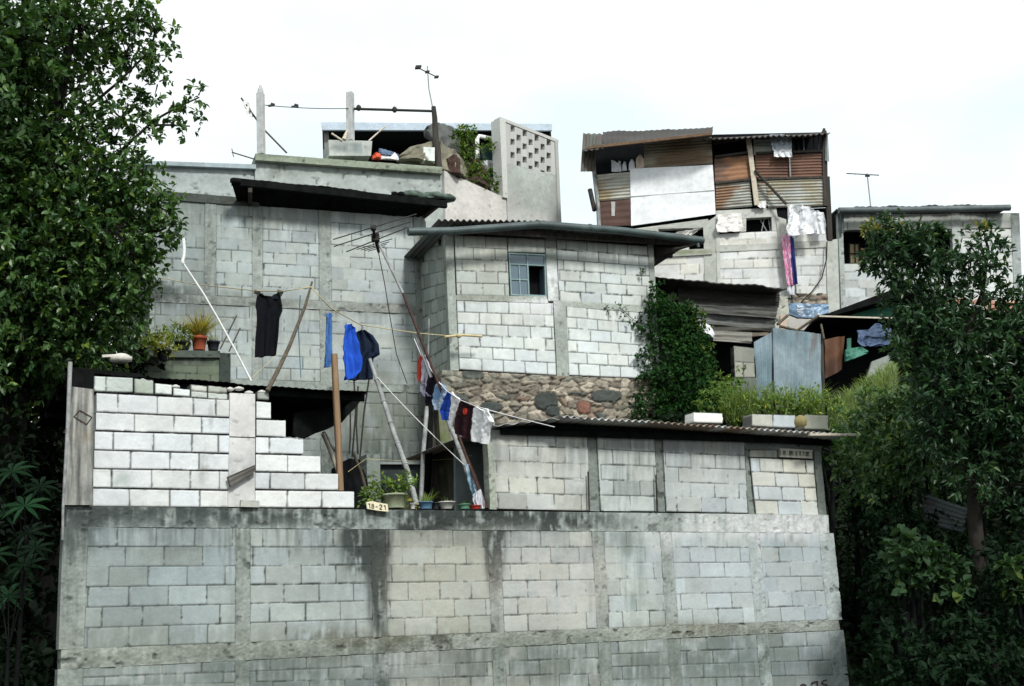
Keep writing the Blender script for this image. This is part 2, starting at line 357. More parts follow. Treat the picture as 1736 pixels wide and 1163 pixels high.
M = dict(
    masonry=mat_attr('masonry', lo=.9, hi=1.08, bump=.3), conc=mat_attr('rough_concrete', nscale=22, lo=.72, hi=1.22, bump=.7), plaster=mat_attr('plaster', nscale=14, lo=.86, hi=1.1, bump=.25),
    wood=mat_attr('weathered_wood', .9, 25, .8, 1.2, .4), sheet=mat_attr('sheet_metal', .62, 18, .8, 1.2, .2, .4), cloth=mat_attr('cloth', .95, 14, .86, 1.1, .9, .1),
    leaf=mat_leaf('leaf_glossy', .36, .22, .38), leaf_soft=mat_leaf('leaf_soft', .6, .25, .12), grass=mat_leaf('grass_blade', .6, .3, .2),
    bark=mat('bark', (.024, .021, .017), .95, v=.5, scale=9, bump=.8), darkwood=mat('dark_wood', (.045, .04, .035), .9, v=.5, scale=14, stretch=(1, 1, .12), bump=.4),
    stick=mat('bare_stick', (.09, .075, .055), .9, v=.4, scale=20, bump=.4), newwood=mat('sawn_timber', (.26, .17, .1), .8, v=.25, scale=16, stretch=(3, 3, .3)),
    bamboo=mat('grey_bamboo', (.25, .26, .26), .7, v=.45, scale=7, bump=.2), pvc=mat('white_pvc', (.7, .71, .7), .45, v=.08, scale=6, bump=.02), steel=mat('dull_steel', (.2, .2, .2), .5, .6, v=.3, scale=20),
    rustpole=mat('rusty_pole', (.055, .03, .024), .85, v=.4, scale=18), alu=mat('aluminium', (.2, .21, .21), .45, .5, v=.2, scale=12), darkmetal=mat('dark_metal', (.035, .033, .03), .7, .3, v=.5, scale=20),
    rope=mat('yellow_rope', (.55, .47, .27), .9, v=.2, scale=50), wrope=mat('white_rope', (.7, .7, .7), .9, v=.1, scale=50), brope=mat('blue_rope', (.2, .4, .5), .9, v=.1, scale=50), wire=mat('black_wire', (.02, .02, .02), .7, v=.2),
    roofdark=mat('near_black_sheet', (.007, .008, .008), .9, v=.6, scale=6, bump=.4, spec=.05), gutter=mat('green_gutter', (.045, .068, .068), .5, v=.45, scale=4, bump=.1, spec=.45),  # roofdark: near-black that puts the undersides' shade into the sheet colour
    terra=mat('terracotta', (.32, .075, .035), .85, v=.25, scale=12), blackpot=mat('black_plastic', (.02, .023, .03), .5, v=.2), bluepot=mat('blue_pot', (.1, .2, .32), .5, v=.2), greentub=mat('olive_tub', (.26, .29, .19), .7, v=.3, scale=9),
    whitepot=mat('white_pot', (.55, .54, .5), .6, v=.25, scale=10), greenpot=mat('green_pot', (.14, .32, .22), .5, v=.2), redpot=mat('red_dish', (.5, .05, .03), .5, v=.15), soil=mat('soil', (.05, .035, .025), 1, v=.4, scale=30), clay=mat('clay_soil', (.3, .16, .1), .95, v=.3, scale=20),
    sign=mat('cream_paint', (.7, .64, .46), .7, v=.12, scale=20), ink=mat('dark_letters', (.05, .03, .025), .8, v=.2), glass=mat_glass('old_glass', (.10, .15, .19), .12), darkglass=mat_glass('dark_glass', (.012, .016, .02), .15), frame=mat('painted_frame', (.2, .29, .3), .6, v=.2, scale=20),
    shade_black=mat('interior_shade_black', (.006, .007, .008), .95, v=.3, scale=3, spec=.1), greenwall=mat('green_board', (.06, .24, .17), .7, v=.25, scale=3), teal=mat('teal_sheet', (.05, .19, .14), .6, v=.25, scale=6), slab=mat('pale_blue_fascia', (.42, .5, .58), .6, v=.15, scale=5),  # near-black for rooms and openings, their shade put into the colour
    rustdrum=mat('rusted_drum', (.11, .04, .018), .8, .0, scale=4, col2=(.24, .09, .03), lo=.35, hi=.65, bump=.3), plastic=mat_plastic('clear_plastic', (.8, .82, .85), .62), tarpblue=mat('blue_tarp', (.12, .2, .3), .35, v=.6, scale=3, bump=.5, spec=.5), bagplastic=mat('white_bag_plastic', (.7, .71, .75), .4, v=.12, scale=9, bump=.4),
    bone=mat('pale_stone', (.55, .53, .47), .9, v=.2, scale=12, bump=.5), moss=mat('green_tarp_heap', (.07, .1, .08), .9, v=.6, scale=8, bump=.8), ground=mat('earth', (.016, .016, .011), 1, v=.5, scale=.9, bump=.6, detail=8), pale=mat('pale_timber', (.5, .45, .36), .8, v=.2, scale=20))
SUN_E, SUN_ANG, SUN_EL, SUN_AZ, CLOUD, EXPO, CLOUD_OFF = 2.7, 9, 40, 26, 9.6, .33, (0.35, 0.1, 0.1)
# ================================================================ measured wall planes
W = Pl(104, 1102, 12.8, 28.8)       # street retaining wall
T = Pl(430, 450, 22.4, 28)          # tall block house
H = Pl(765, 410, 22.3, 21)          # block house with window
HS = Pl(765, 410, 22.3, -68)        # its left flank
B = Pl(590, 275, 27.5, 19)          # rendered house above
BR = Pl(752, 290, 27.5+.55, 42)     # its right flank
S1 = Pl(1212, 362, 27, -17); S2 = Pl(1212, 362, 27, 0)     # tin shack
RB = Pl(1425, 355, 30.5, 5)         # block house on the right
def quad(xa, xb, ta, tb, ba, bb):
    """panel corners: x pairs (top,bottom) for both sides, y lines for both sides"""
    return [(xa[0], ta), (xb[0], tb), (xb[1], bb), (xa[1], ba)]
BLK = (.03, .036, .034)
# ================================================================ ground
def terrain_h(X, Y):
    q = -((X-W.A[0])*W.N[0]+(Y-W.A[1])*W.N[1]); u = (X-W.A[0])*W.U[0]+(Y-W.A[1])*W.U[1]
    inner = -1.7+3.2*sstep(-.02, .1, q-.1)+2.4*sstep(5.2, 5.9, q)*sstep(8.2, 9.2, u)+3.2*sstep(8.5, 12.5, q)
    right = -1.7+5.3*sstep(-1.2, 4.6, q)+1.9*sstep(4.5, 9, q)+2.0*sstep(8.5, 13, q)
    left = -1.7+2.2*sstep(1, 4, q)+3.5*sstep(6.5, 11, q)
    a = sstep(9.9, 10.5, u); b = sstep(.35, .05, u)
    h = inner*(1-a)*(1-b)+right*a+left*b
    h = h*(1-sstep(16, 30, q))+(-1.7)*sstep(16, 30, q)
    h = np.where(q < -1.5, -1.7, h)
    rough = (fbm(X*1.3, Y*1.3, 3, 4)-.5)*.35*sstep(0, 1.2, q)*np.maximum(a, b)
    return h+rough+1.7
t = np.linspace(-1, 1, 260); gx = 22*np.sinh(t*3.9)/np.sinh(3.9)*18; gx = np.sign(t)*(np.abs(t)*16+np.abs(t)**7*500)
gy = 17+gx*1.0
GX, GY = np.meshgrid(gx, gy, indexing='ij'); gm = MB()
gm.add(np.stack([GX, GY, terrain_h(GX, GY)], -1).reshape(-1, 3), grid_faces(260, 260), (1, 1, 1), True)
tag(gm.build('ground', M['ground'], loc=(0, 0, 0)), 'bare dark earth of the street and the steep slope under the houses', 'ground', kind='structure')
def gz(p): return float(terrain_h(np.array([p[0]]), np.array([p[1]]))[0])
# ================================================================ retaining wall
MLD = (.035, .042, .040); GRN = (.10, .125, .105)
SW = [(760, 905, 720, 30, .4, (.13, .145, .14), 's'), (380, 910, 300, 34, .4, (.07, .08, .075), 's'), (760, 1130, 720, 34, .6, (.09, .105, .1), 's'), (400, 975, 26, 110, .5, (.12, .135, .125), 's'), (1015, 980, 22, 110, .45, (.14, .155, .145), 's'), (1130, 980, 16, 110, .5, (.14, .155, .145), 's'), (1284, 990, 14, 110, .35, (.2, .22, .21), 's'),(360, 868, 330, 24, .95, MLD), (240, 875, 150, 22, .6, MLD), (610, 905, 34, 75, 1.6, MLD), (642, 930, 22, 90, 1.35, MLD), (640, 1010, 18, 110, .9, MLD, 's'), (648, 1130, 14, 70, 1.1, MLD), (720, 876, 120, 22, 1.3, MLD),
      (838, 915, 18, 80, 1.9, MLD), (641, 960, 15, 110, 1.2, MLD), (840, 1020, 10, 80, .5, MLD, 's'), (870, 880, 70, 18, 1.0, MLD), (935, 882, 60, 20, .55, MLD), (125, 900, 40, 60, .7, MLD), (150, 885, 30, 40, .5, MLD), (118, 980, 22, 120, .45, MLD, 's'),
      (250, 925, 130, 60, .25, (.15, .19, .2)), (210, 1000, 90, 60, .2, (.16, .2, .2)), (560, 1000, 70, 110, .22, (.14, .16, .15)), (760, 905, 110, 26, .5, (.1, .11, .1)), (1070, 950, 22, 90, .85, (.17, .21, .19), 's'), (1066, 890, 30, 40, .55, (.16, .18, .16)),
      (745, 990, 90, 80, .35, (.42, .4, .33)), (940, 990, 110, 80, .4, (.5, .47, .43)), (1210, 890, 130, 26, .7, (.6, .61, .61)), (1350, 892, 90, 26, .9, (.62, .63, .64)), (1120, 900, 30, 40, .5, (.6, .61, .6)), (1290, 905, 12, 40, .6, (.66, .67, .68), 's'), (1190, 980, 120, 70, .35, (.42, .45, .47)), (1340, 990, 90, 80, .35, (.42, .46, .48)),
      (300, 1090, 260, 34, .4, (.13, .14, .11)), (560, 1092, 90, 30, .75, (.10, .095, .06)), (770, 1085, 130, 24, .4, (.12, .12, .09)), (1180, 1070, 130, 18, .6, (.16, .14, .1)), (330, 1150, 260, 45, .5, GRN), (560, 1140, 120, 50, .55, (.1, .125, .12)), (760, 1115, 90, 30, .5, GRN), (930, 1110, 90, 40, .6, GRN), (1090, 1110, 60, 60, .4, GRN),
      (1230, 1110, 110, 50, .75, (.12, .15, .135)), (1350, 1125, 90, 45, .5, (.15, .19, .18)), (1080, 1160, 260, 40, .35, GRN), (250, 1140, 80, 22, .6, (.42, .44, .42), 's'), (620, 1125, 60, 30, .4, (.4, .42, .4), 's'), (700, 1120, 60, 30, .45, (.45, .47, .46), 's')]
wall = thing('retaining_wall', W(760, 1162)*[1, 1, 0], 'tall grey concrete block retaining wall with black mould stains along its top edge', 'wall')
def cx(x, y, lean=None):  # column edges lean as the photograph's verticals do
    k = (x-470)/9260.; return x+(y-980)*k
YT = lambda x: 893+(x-150)*.0085      # underside of top beam
YM = lambda x: 1101-(x-104)*.0385     # top of middle beam
YN = lambda x: YM(x)+34-(x-104)*.0125 # underside of middle beam
YE = lambda x: 1180-(x-104)*.005
cols = [(104, 146, 0), (400, 424, 1), (631, 655, 2), (830, 851, 3), (1008, 1028, 4), (1124, 1144, 5), (1274, 1294, 6), (1396, 1421, 7)]
pan = MB(); low = MB()
for i in range(7):
    a = cols[i][1]; b = cols[i+1][0]
    base = [(.33, .36, .365), (.34, .36, .36), (.355, .355, .33), (.41, .415, .405), (.41, .43, .43), (.42, .45, .465), (.41, .44, .46)][i]
    q = [(cx(a, YT(a)), YT(a)), (cx(b, YT(b)), YT(b)), (cx(b, YM(b)), YM(b)), (cx(a, YM(a)), YM(a))]
    panel(pan, W, q, 'block', rows=6, res=.0105, thick=.14, seed=3+i, base=np.array(base)*.98, var=.09, flush=[.34, .38, .36, .42, .45, .5, .52][i], stains=SW, warm=.03, drk=.14)
    q = [(cx(a, YN(a)), YN(a)), (cx(b, YN(b)), YN(b)), (cx(b, 1195), 1195), (cx(a, 1195), 1195)]
    panel(low, W, q, 'block', rows=[4, 4, 4, 4, 5, 5, 5][i], res=.0105, thick=.14, seed=23+i, base=np.array(base)*.85, var=.1, flush=.36, stains=SW, drk=.2)
    q = [W(*q[3]), W(*q[2])]; prism(low, [q[0]-W.N*.005, q[1]-W.N*.005, q[1]*[1, 1, 0]-W.N*.005, q[0]*[1, 1, 0]-W.N*.005], -W.N*.13, (.3, .32, .32))
pan.build('block_panel', M['masonry'], wall); low.build('lower_block_panel', M['masonry'], wall)
for a, b, i in cols:
    m = MB(); rgh = .010
    cb = (.30, .315, .295) if i < 6 else (.37, .4, .4)
    YB = lambda x: (YM(x))
    q = [(cx(a, YT(a)), YT(a)), (cx(b, YT(b)), YT(b)), (cx(b, YM(b)), YM(b)), (cx(a, YM(a)), YM(a))]
    panel(m, W, q, 'conc', w=.003, thick=.16, res=.0105, seed=40+i, base=cb, rough=rgh, stains=SW)
    q = [(cx(a, YN(a)), YN(a)), (cx(b, YN(b)), YN(b)), (cx(b, 1195), 1195), (cx(a, 1195), 1195)]
    panel(m, W, q, 'conc', w=.003, thick=.16, res=.0105, seed=50+i, base=np.array(cb)*.92, rough=.008, stains=SW)
    q = [W(*q[3], .006), W(*q[2], .006)]; prism(m, [q[0], q[1], q[1]*[1, 1, 0], q[0]*[1, 1, 0]], -W.N*.15, cb)
    m.build('column', M['conc'], wall)
m = MB()
panel(m, W, [(113, 858), (1404, 873), (1406, YT(1406)), (113, YT(113))], 'conc', w=.006, thick=.2, res=.0105, seed=61, base=(.36, .38, .37), rough=.009, stains=SW); m.build('tie_beam', M['conc'], wall)
m = MB()
panel(m, W, [(104, YM(104)), (1422, YM(1422)), (1425, YN(1425)), (103, YN(103))], 'conc', w=.006, thick=.2, res=.0105, seed=62, base=(.31, .318, .29), rough=.0148, stains=SW); m.build('tie_beam', M['conc'], wall)
# faded painted digits low on the wall
def stroke(mb, pl, pts, wpx, w, d=.004):
    for (x0, y0), (x1, y1) in zip(pts[:-1], pts[1:]):
        l = math.hypot(x1-x0, y1-y0); nx = -(y1-y0)/l*wpx/2; ny = (x1-x0)/l*wpx/2
        pprism(mb, pl, [(x0+nx, y0+ny), (x1+nx, y1+ny), (x1-nx, y1-ny), (x0-nx, y0-ny)], w, w-d)
m = MB()
stroke(m, W, [(1402, 1152.5), (1396, 1154), (1393, 1158), (1397, 1160), (1402, 1161), (1402.5, 1166)], 2.0, .021)
stroke(m, W, [(1376.5, 1157.5), (1386, 1155), (1386.5, 1167)], 2.4, .021); stroke(m, W, [(1377, 1157), (1377, 1161)], 2.2, .021)
stroke(m, W, [(1357, 1163), (1361, 1160), (1366, 1161), (1366, 1168)], 2.6, .021)
m.build('painted_writing', M['ink'], wall)
# ================================================================ unfinished white block wall
ub = thing('unfinished_block_wall', W(380, 862), 'bright white block wall whose courses step down to the right, on the retaining wall', 'wall')
WW = .0; m = MB(); WB = (.64, .63, .648)
rowsW = [  # y left, y right (top), y left, y right (bottom), x left, x right, joints
    (636, 676, 664, 682, 160, 388, [226, 262, 293, 325, 352, 369]),
    (666, 678, 698, 707, 164, 388, [198, 264, 326, 365]), (699, 709, 729, 736, 163, 389, [226, 292, 340]), (731, 738, 762, 768, 161, 389, [191, 258, 323, 369]),
    (763, 770, 794, 797, 160, 388, [220, 286, 336]), (795, 799, 826, 830, 158, 387, [188, 255, 321, 371]), (828, 832, 858, 860, 157, 386, [218, 285, 337]),
    (680, 682, 709, 710, 435, 459, [900]), (711, 713, 739, 741, 435, 484, [900]), (741, 743, 768, 770, 434, 514, [456]), (770, 773, 799, 801, 434, 543, [487]), (801, 803, 829, 831, 433, 573, [458, 516]), (831, 833, 860, 861, 433, 600, [486, 545])]
for k, (ya, yb, yc, yd, xa, xb, js) in enumerate(rowsW):
    if k == 0: continue
    panel(m, W, [(xa, ya), (xb, yb), (xb, yd), (xa, yc)], 'block', w=WW, rows=1, joints=js, res=.0105, thick=.15, seed=70+k, base=WB, var=.05, flush=.05, jd=.007, jw=.0085, jcol=(.15, .15, .145), warm=.02, drk=.03,
          stains=[(205, 815, 18, 14, .9, (.36, .4, .39)) if k == 5 else (0, 0, 1, 1, 0, WB), (345, 790, 8, 26, .9, (.34, .35, .34)), (356, 705, 5, 20, .8, (.36, .37, .36)), (340, 810, 6, 14, .7, (.36, .37, .36)), (190, 690, 260, 14, .12, (.45, .46, .45))])
tops = [(160, 226, 637, 665, (.5, .52, .5)), (228, 261, 641, 668, (.36, .38, .34)), (263, 292, 649, 669, (.66, .67, .67)), (294, 323, 657, 672, (.66, .66, .66)), (324, 352, 651, 675, (.5, .5, .48)), (353, 386, 653, 678, (.5, .5, .47))]
for k, (xa, xb, ya, yb, c) in enumerate(tops):
    panel(m, W, [(xa, ya), (xb, ya+3), (xb, yb+1), (xa, yb-1)], 'block', w=WW+.004*(k % 2), rows=1 if k < 4 else 2, joints=None, bw=3, res=.0105, thick=.15, seed=90+k, base=c, var=.08, jd=.02, jw=.008, flush=.0, rough=.008)
panel(m, W, [(436, 664), (456, 666), (456, 678), (436, 677)], 'block', w=WW, rows=1, bw=3, thick=.15, seed=97, base=(.4, .41, .38), rough=.012)
for x, y, r in ((244, 642, 8), (300, 652, 7), (376, 668, 8), (408, 655, 8), (425, 662, 7), (393, 656, 6), (447, 661, 7)):
    lathe(m, W(x, y+5, .0)-W.N*.07, [(.02, 0), (r*.0062, .012), (r*.0055, .03), (.01, .045)], 9, (.5, .5, .47), 1.2)
m.build('block_courses', M['masonry'], ub)
m = MB()
panel(m, W, [(389.5, 666), (432.5, 668), (432.5, 741), (389, 739.5)], 'plaster', w=.012, thick=.16, res=.012, seed=101, base=(.58, .54, .54), rough=.003, stains=[(400, 790, 26, 14, .5, (.3, .3, .3))])
panel(m, W, [(389, 741.5), (432.5, 743), (432, 860), (386.5, 859)], 'plaster', w=.012, thick=.16, res=.012, seed=102, base=(.56, .53, .53), rough=.003, stains=[(400, 790, 40, 18, .6, (.27, .28, .28)), (425, 800, 10, 40, .4, (.4, .4, .4))]); m.build('plastered_column', M['plaster'], ub)
m = MB(); panel(m, W, [(386, 808), (432, 788), (433, 799), (391, 825)], 'plank', w=.08, thick=.05, res=.008, seed=103, base=(.11, .105, .095), rough=.008)
tag(m.build('wood_scrap', M['wood']), 'short grey splintered board end fixed across the plastered column', 'board')
m = MB(); panel(m, W, [(409, 847), (440, 849), (440, 860), (408, 859)], 'plaster', w=.06, thick=.05, res=.01, seed=104, base=(.46, .44, .41), rough=.006)
tag(m.build('mortar_lump', M['plaster']), 'small flat mortar lump at the foot of the plastered column', 'mortar')
# weathered plank at the left end
m = MB()
panel(m, W, [(120, 655), (159, 660), (158, 856), (106, 856)], 'vplank', w=.06, thick=.035, res=.0105, seed=110, base=(.36, .36, .335), rough=.004,
      stains=[(142, 740, 26, 14, .4, (.36, .28, .18)), (135, 760, 26, 120, .6, (.07, .075, .07), 's'), (150, 700, 12, 90, .5, (.1, .1, .09), 's'), (118, 760, 8, 120, .7, (.045, .053, .05), 's'), (150, 845, 16, 30, .7, (.08, .09, .085))])
dp = thing('door_panel', W(130, 857, .05), 'weathered grey board panel with wood grain and an oblong painted outline, left end of the white wall', 'panel'); m.build('board', M['wood'], dp)
m = MB(); stroke(m, W, [(125.5, 706.5), (135, 695.5), (156, 707.5), (147, 719.5), (125.5, 706.5)], 2.0, .066, .006); m.build('outline_mark', M['ink'], dp)
m = MB(); tube(m, [W(106, 915, .05), W(107, 860, .07), W(115, 720, .075), W(119, 614, .05)], [.012, .014, .02, .024], 8); m.build('edge_pole', M['bamboo'], dp)
m = MB(); prism(m, [W(121, 624, -.05), W(160, 628, -.05), W(160, 662, -.05), W(121, 656, -.05)], -W.N*.08); m.build('top_board', M['roofdark'], dp)
# white room roof and what is on it
rm = MB(); dn = P(500, 742, 17.6)-W(622, 664, -.17); Rl = W(118, 632, -.17); Rr = W(624, 664, -.17); Rm = W(455, 655, -.17)
corr(rm, Rl, Rr, Rr+dn, Rl+dn, 42, .004, nv=10, warp=.03, seed=5, seg=4)
rf = thing('lean_to_roof', Rr+dn, 'thin black tin roof sheet jutting out over the stepped white wall', 'roof')
rm.build('tin_sheet', M['roofdark'], rf)
m = MB()
for k in (0.05, .35, .68):
    m = MB(); bar(m, Rl+dn*k-Z*.05, Rr+dn*k-Z*.05, .05, .07); m.build('rafter', M['roofdark'], rf)
m = MB(); a = W(480, 660, -.4); e = Rr+dn*1.0
prism(m, [W(150, 650, -2.9), W(480, 690, -2.9), W(480, 850, -2.9), W(150, 850, -2.9)], -W.N*.05); m.build('back_partition', M['shade_black'], rf)
m = MB(); F_ = Pl(560, 700, 15.6, 60)
prism(m, [F_(624, 664), F_(612, 668), F_(560, 690), F_(500, 700), F_(498, 738), F_(516, 744), F_(534, 735), F_(552, 729), F_(566, 722), F_(580, 716), F_(590, 704), F_(604, 690), F_(612, 678)], F_.N*-.02); m.build('torn_flap', M['roofdark'], rf)
m = MB(); prism(m, [W(120, 622, -.3), W(242, 634, -.3), W(240, 652, -.3), W(120, 648, -.3)], -W.N*.35); tag(m.build('roof_beam', M['roofdark']), 'thick dark baulk lying on the lean-to roof above the left end of the white wall', 'beam')
m = MB(); lathe(m, W(205, 612, -.3), [(.05, -.02), (.1, .0), (.1, .04), (.05, .075), (.01, .085)], 12, (1, 1, 1), 1.2); bar(m, W(173, 604, -.3), W(200, 603, -.3), .03, .03); tag(m.build('pale_bundle', M['bone']), 'pale knobbly bundle with a stub handle on the dark roof baulk', 'bundle')
# ================================================================ right street room
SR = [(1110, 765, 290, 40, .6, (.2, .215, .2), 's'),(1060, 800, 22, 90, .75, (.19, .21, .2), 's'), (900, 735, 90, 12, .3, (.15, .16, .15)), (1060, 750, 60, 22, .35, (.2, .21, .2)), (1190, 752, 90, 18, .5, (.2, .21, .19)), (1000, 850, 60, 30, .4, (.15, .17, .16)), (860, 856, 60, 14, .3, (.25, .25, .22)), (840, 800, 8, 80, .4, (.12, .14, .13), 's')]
rr = thing('roadside_block_room', W(1100, 868), 'grey block room with dark recessed columns and a rippled tin roof, standing on the retaining wall', 'house')
RW = -.03
def rp(mb, xa, xb, ya, yb, yc, yd, rows, base, seed, **k): panel(mb, W, [(xa[0], ya), (xb[0], yb), (xb[1], yd), (xa[1], yc)], 'block', w=RW, rows=rows, res=.0115, thick=.14, seed=seed, base=base, stains=SR, **k)
m = MB()
rp(m, (833, 841), (996, 999), 728, 734, 862, 866, 5, (.50, .49, .47), 120, var=.05, flush=.42)
rp(m, (1012, 1019), (1110, 1116), 735, 741, 866, 867, 5, (.46, .47, .46), 121, var=.06, flush=.46)
rp(m, (1124, 1130), (1262, 1268), 742, 748, 867, 870, 5, (.45, .455, .46), 122, var=.06, flush=.4)
rp(m, (1272, 1282), (1379, 1388), 776, 780, 872, 874, 4, (.60, .60, .60), 123, var=.1, warm=.08, flush=.0, jd=.007, jw=.008, drk=.2)
rp(m, (1271, 1271), (1318, 1318), 763, 763, 775, 776, 1, (.42, .42, .38), 124, bw=.3)
m.build('block_panel', M['masonry'], rr)
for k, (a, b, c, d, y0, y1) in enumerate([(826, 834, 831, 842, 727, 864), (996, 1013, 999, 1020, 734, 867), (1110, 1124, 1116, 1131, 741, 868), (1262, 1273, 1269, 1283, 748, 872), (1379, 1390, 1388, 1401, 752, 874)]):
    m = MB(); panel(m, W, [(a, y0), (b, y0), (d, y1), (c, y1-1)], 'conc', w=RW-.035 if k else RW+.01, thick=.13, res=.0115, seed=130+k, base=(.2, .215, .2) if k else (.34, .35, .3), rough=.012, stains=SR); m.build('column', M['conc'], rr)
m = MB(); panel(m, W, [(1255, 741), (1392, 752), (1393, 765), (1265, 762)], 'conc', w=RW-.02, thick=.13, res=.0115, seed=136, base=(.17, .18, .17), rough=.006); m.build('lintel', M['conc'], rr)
m = MB()  # pierced vent block: frame with five slots
for xa, xb in ((1324, 1327.5), (1332, 1338), (1345, 1348.5), (1352, 1355), (1358.5, 1361.5), (1364, 1366), (1372.5, 1377)): pprism(m, W, [(xa, 762+(xa-1324)*.05), (xb, 762+(xb-1324)*.05), (xb, 773+(xb-1324)*.05), (xa, 773+(xa-1324)*.05)], RW+.01, RW-.12, (.55, .53, .46))
pprism(m, W, [(1323, 760), (1377.5, 763), (1377.5, 766.5), (1323, 763.5)], RW+.012, RW-.12, (.58, .56, .5)); pprism(m, W, [(1323, 771), (1377.5, 774), (1377.5, 777.5), (1323, 774.5)], RW+.012, RW-.12, (.58, .56, .5))
m.build('vent_block', M['masonry'], rr)
m = MB(); pprism(m, W, [(835, 735), (1385, 755), (1393, 870), (840, 860)], RW-.5, RW-.55); m.build('inner_wall', M['shade_black'], rr)
for x, y0, y1 in ((998, 800, 866), (1113, 805, 868)):
    m = MB(); tube(m, [W(x-1, y0, .03), W(x+1, y1, .03)], .012, 6); m.build('rebar', M['darkmetal'], rr)
m = MB(); e0 = W(900, 702.5, .35); e1 = W(1437, 737, .35); bk = -W.N*3.6-Z*.0
e0 = W(950, 705, .35)
corr(m, e0, e1, e1+bk, e0+bk, 46, .017, nv=4, th=.006, warp=.006, seed=8, col=(.42, .42, .41), col2=(.2, .15, .11)); m.build('corrugated_roof', M['sheet'], rr)
m = MB(); a0 = W(832, 723, .12); a1 = W(985, 706, .36)
corr(m, a0, a1, a1+bk, a0+bk*.7, 6, .012, nv=4, th=.006, warp=.03, seed=9, col=(.4, .41, .41), col2=(.25, .24, .22)); m.build('loose_roof_sheet', M['sheet'], rr)
m = MB(); bar(m, W(1372, 737, .38), W(1450, 737, .30), .04, .03); m.build('edge_batten', M['pale'], rr)
m = MB()
for a_, b_ in [(e0+bk*k-Z*.06, e1+bk*k-Z*.06) for k in (.1, .5, .9)]+[(W(850, 731, .02), W(1385, 748, .02))]:
    m = MB(); bar(m, a_, b_, .06, .07); m.build('purlin', M['roofdark'], rr)
sd = W(832, 735, RW-.15); m = MB()
prism(m, [sd, W(833, 735, -3.5)+Z*.3, W(833, 860, -3.5), W(838, 862, RW-.15)], np.array([.05, 0, 0]), (.2, .23, .23)); m.build('side_wall', M['plaster'], rr)  # side face in dark grey, its shade held in the colour
m = MB(); panel(m, W, [(772, 738), (829, 730), (833, 866), (772, 866)], 'plaster', w=-1.1, thick=.05, res=.03, seed=141, base=(.2, .23, .23), rough=.004); m.build('patio_screen', M['plaster'], rr)
# blocks holding the tin roof down
def roofblock(name, x0, x1, y0, y1, w, dep, col, label, group='blocks weighing down the tin roof', seed=0):
    m = MB(); panel(m, W, [(x0, y0), (x1, y0+1.5), (x1, y1+1.5), (x0, y1)], 'block', w=w, rows=1, bw=9, res=.014, thick=dep, seed=seed, base=col, var=.02, jd=.007, jw=.003, rough=.006, flush=0)
    return tag(m.build(name, M['masonry']), label, 'block', group)
roofblock('concrete_block', 1176, 1225, 699, 716, -.1, .2, (.72, .72, .7), 'clean white concrete block lying alone on the rippled tin roof', seed=150)
roofblock('concrete_block', 1275, 1310, 701.5, 722, -.1, .2, (.44, .42, .39), 'dull grey-brown block butted against a bluish block on the tin roof', seed=151)
roofblock('concrete_block', 1311, 1348, 702.5, 724, -.08, .2, (.46, .47, .49), 'bluish grey block beside the grey-brown one on the tin roof', seed=152)
roofblock('concrete_block', 1364, 1404, 702.5, 727, -.1, .2, (.5, .48, .42), 'tan block nearest the roof corner, next to a mossy round stone', seed=153)
m = MB(); lathe(m, W(1358, 724, -.05), [(.03, 0), (.08, .02), (.095, .08), (.07, .14), (.02, .165)], 12, (.26, .22, .1)); tag(m.build('round_stone', M['conc']), 'mossy brown round stone between two blocks on the tin roof', 'stone')
# ================================================================ tall block house
DG = (.12, .14, .13)
ST = [(490, 365, 260, 40, .6, (.17, .19, .18), 's'), (490, 545, 260, 40, .5, (.2, .22, .21), 's'), (356, 430, 14, 120, .5, (.17, .19, .18), 's'), (550, 430, 14, 120, .4, (.2, .22, .2), 's'),(330, 345, 120, 22, .6, (.13, .15, .14)), (560, 365, 200, 12, .35, (.2, .21, .19)), (300, 420, 60, 110, .5, (.2, .23, .22)), (270, 500, 70, 22, .9, (.045, .053, .05)), (390, 508, 120, 16, .6, (.12, .13, .12)), (350, 480, 40, 60, .5, (.17, .19, .18), 's'), (640, 525, 120, 12, .5, (.17, .17, .15)), (290, 580, 60, 70, .4, (.18, .21, .2)),
      (590, 640, 130, 14, .4, (.2, .22, .2)), (465, 630, 40, 26, .55, (.16, .19, .18), 's'), (712, 450, 10, 130, .45, (.12, .14, .13), 's'), (436, 370, 12, 50, .5, (.1, .12, .11)), (640, 720, 110, 60, .65, (.11, .135, .115)), (640, 800, 120, 60, .8, (.06, .075, .07)), (640, 700, 60, 60, .3, (.2, .22, .16)), (660, 395, 40, 40, .2, (.5, .5, .5))]  # low patches: dirty damp, with patio shade painted in as well
th = thing('tall_block_house', T(480, 860)*[1, 1, 0]+Z*3.2, 'tall two-storey grey block house with a black overhanging roof, behind the washing lines', 'house')
yt = lambda x: 337+(x-262)*.0690; ym = lambda x: 497+(x-262)*.047; yn = lambda x: 511.5+(x-262)*.047; yl = lambda x: 638+(x-262)*.034; yk = lambda x: yl(x)+13
cs = [(256, 264), (347, 366), (428, 445), (541, 561), (703, 722)]
def lx(x, y): return x+(y-430)*(x-440)/9260.
mp = MB(); mq = MB(); mr = MB()
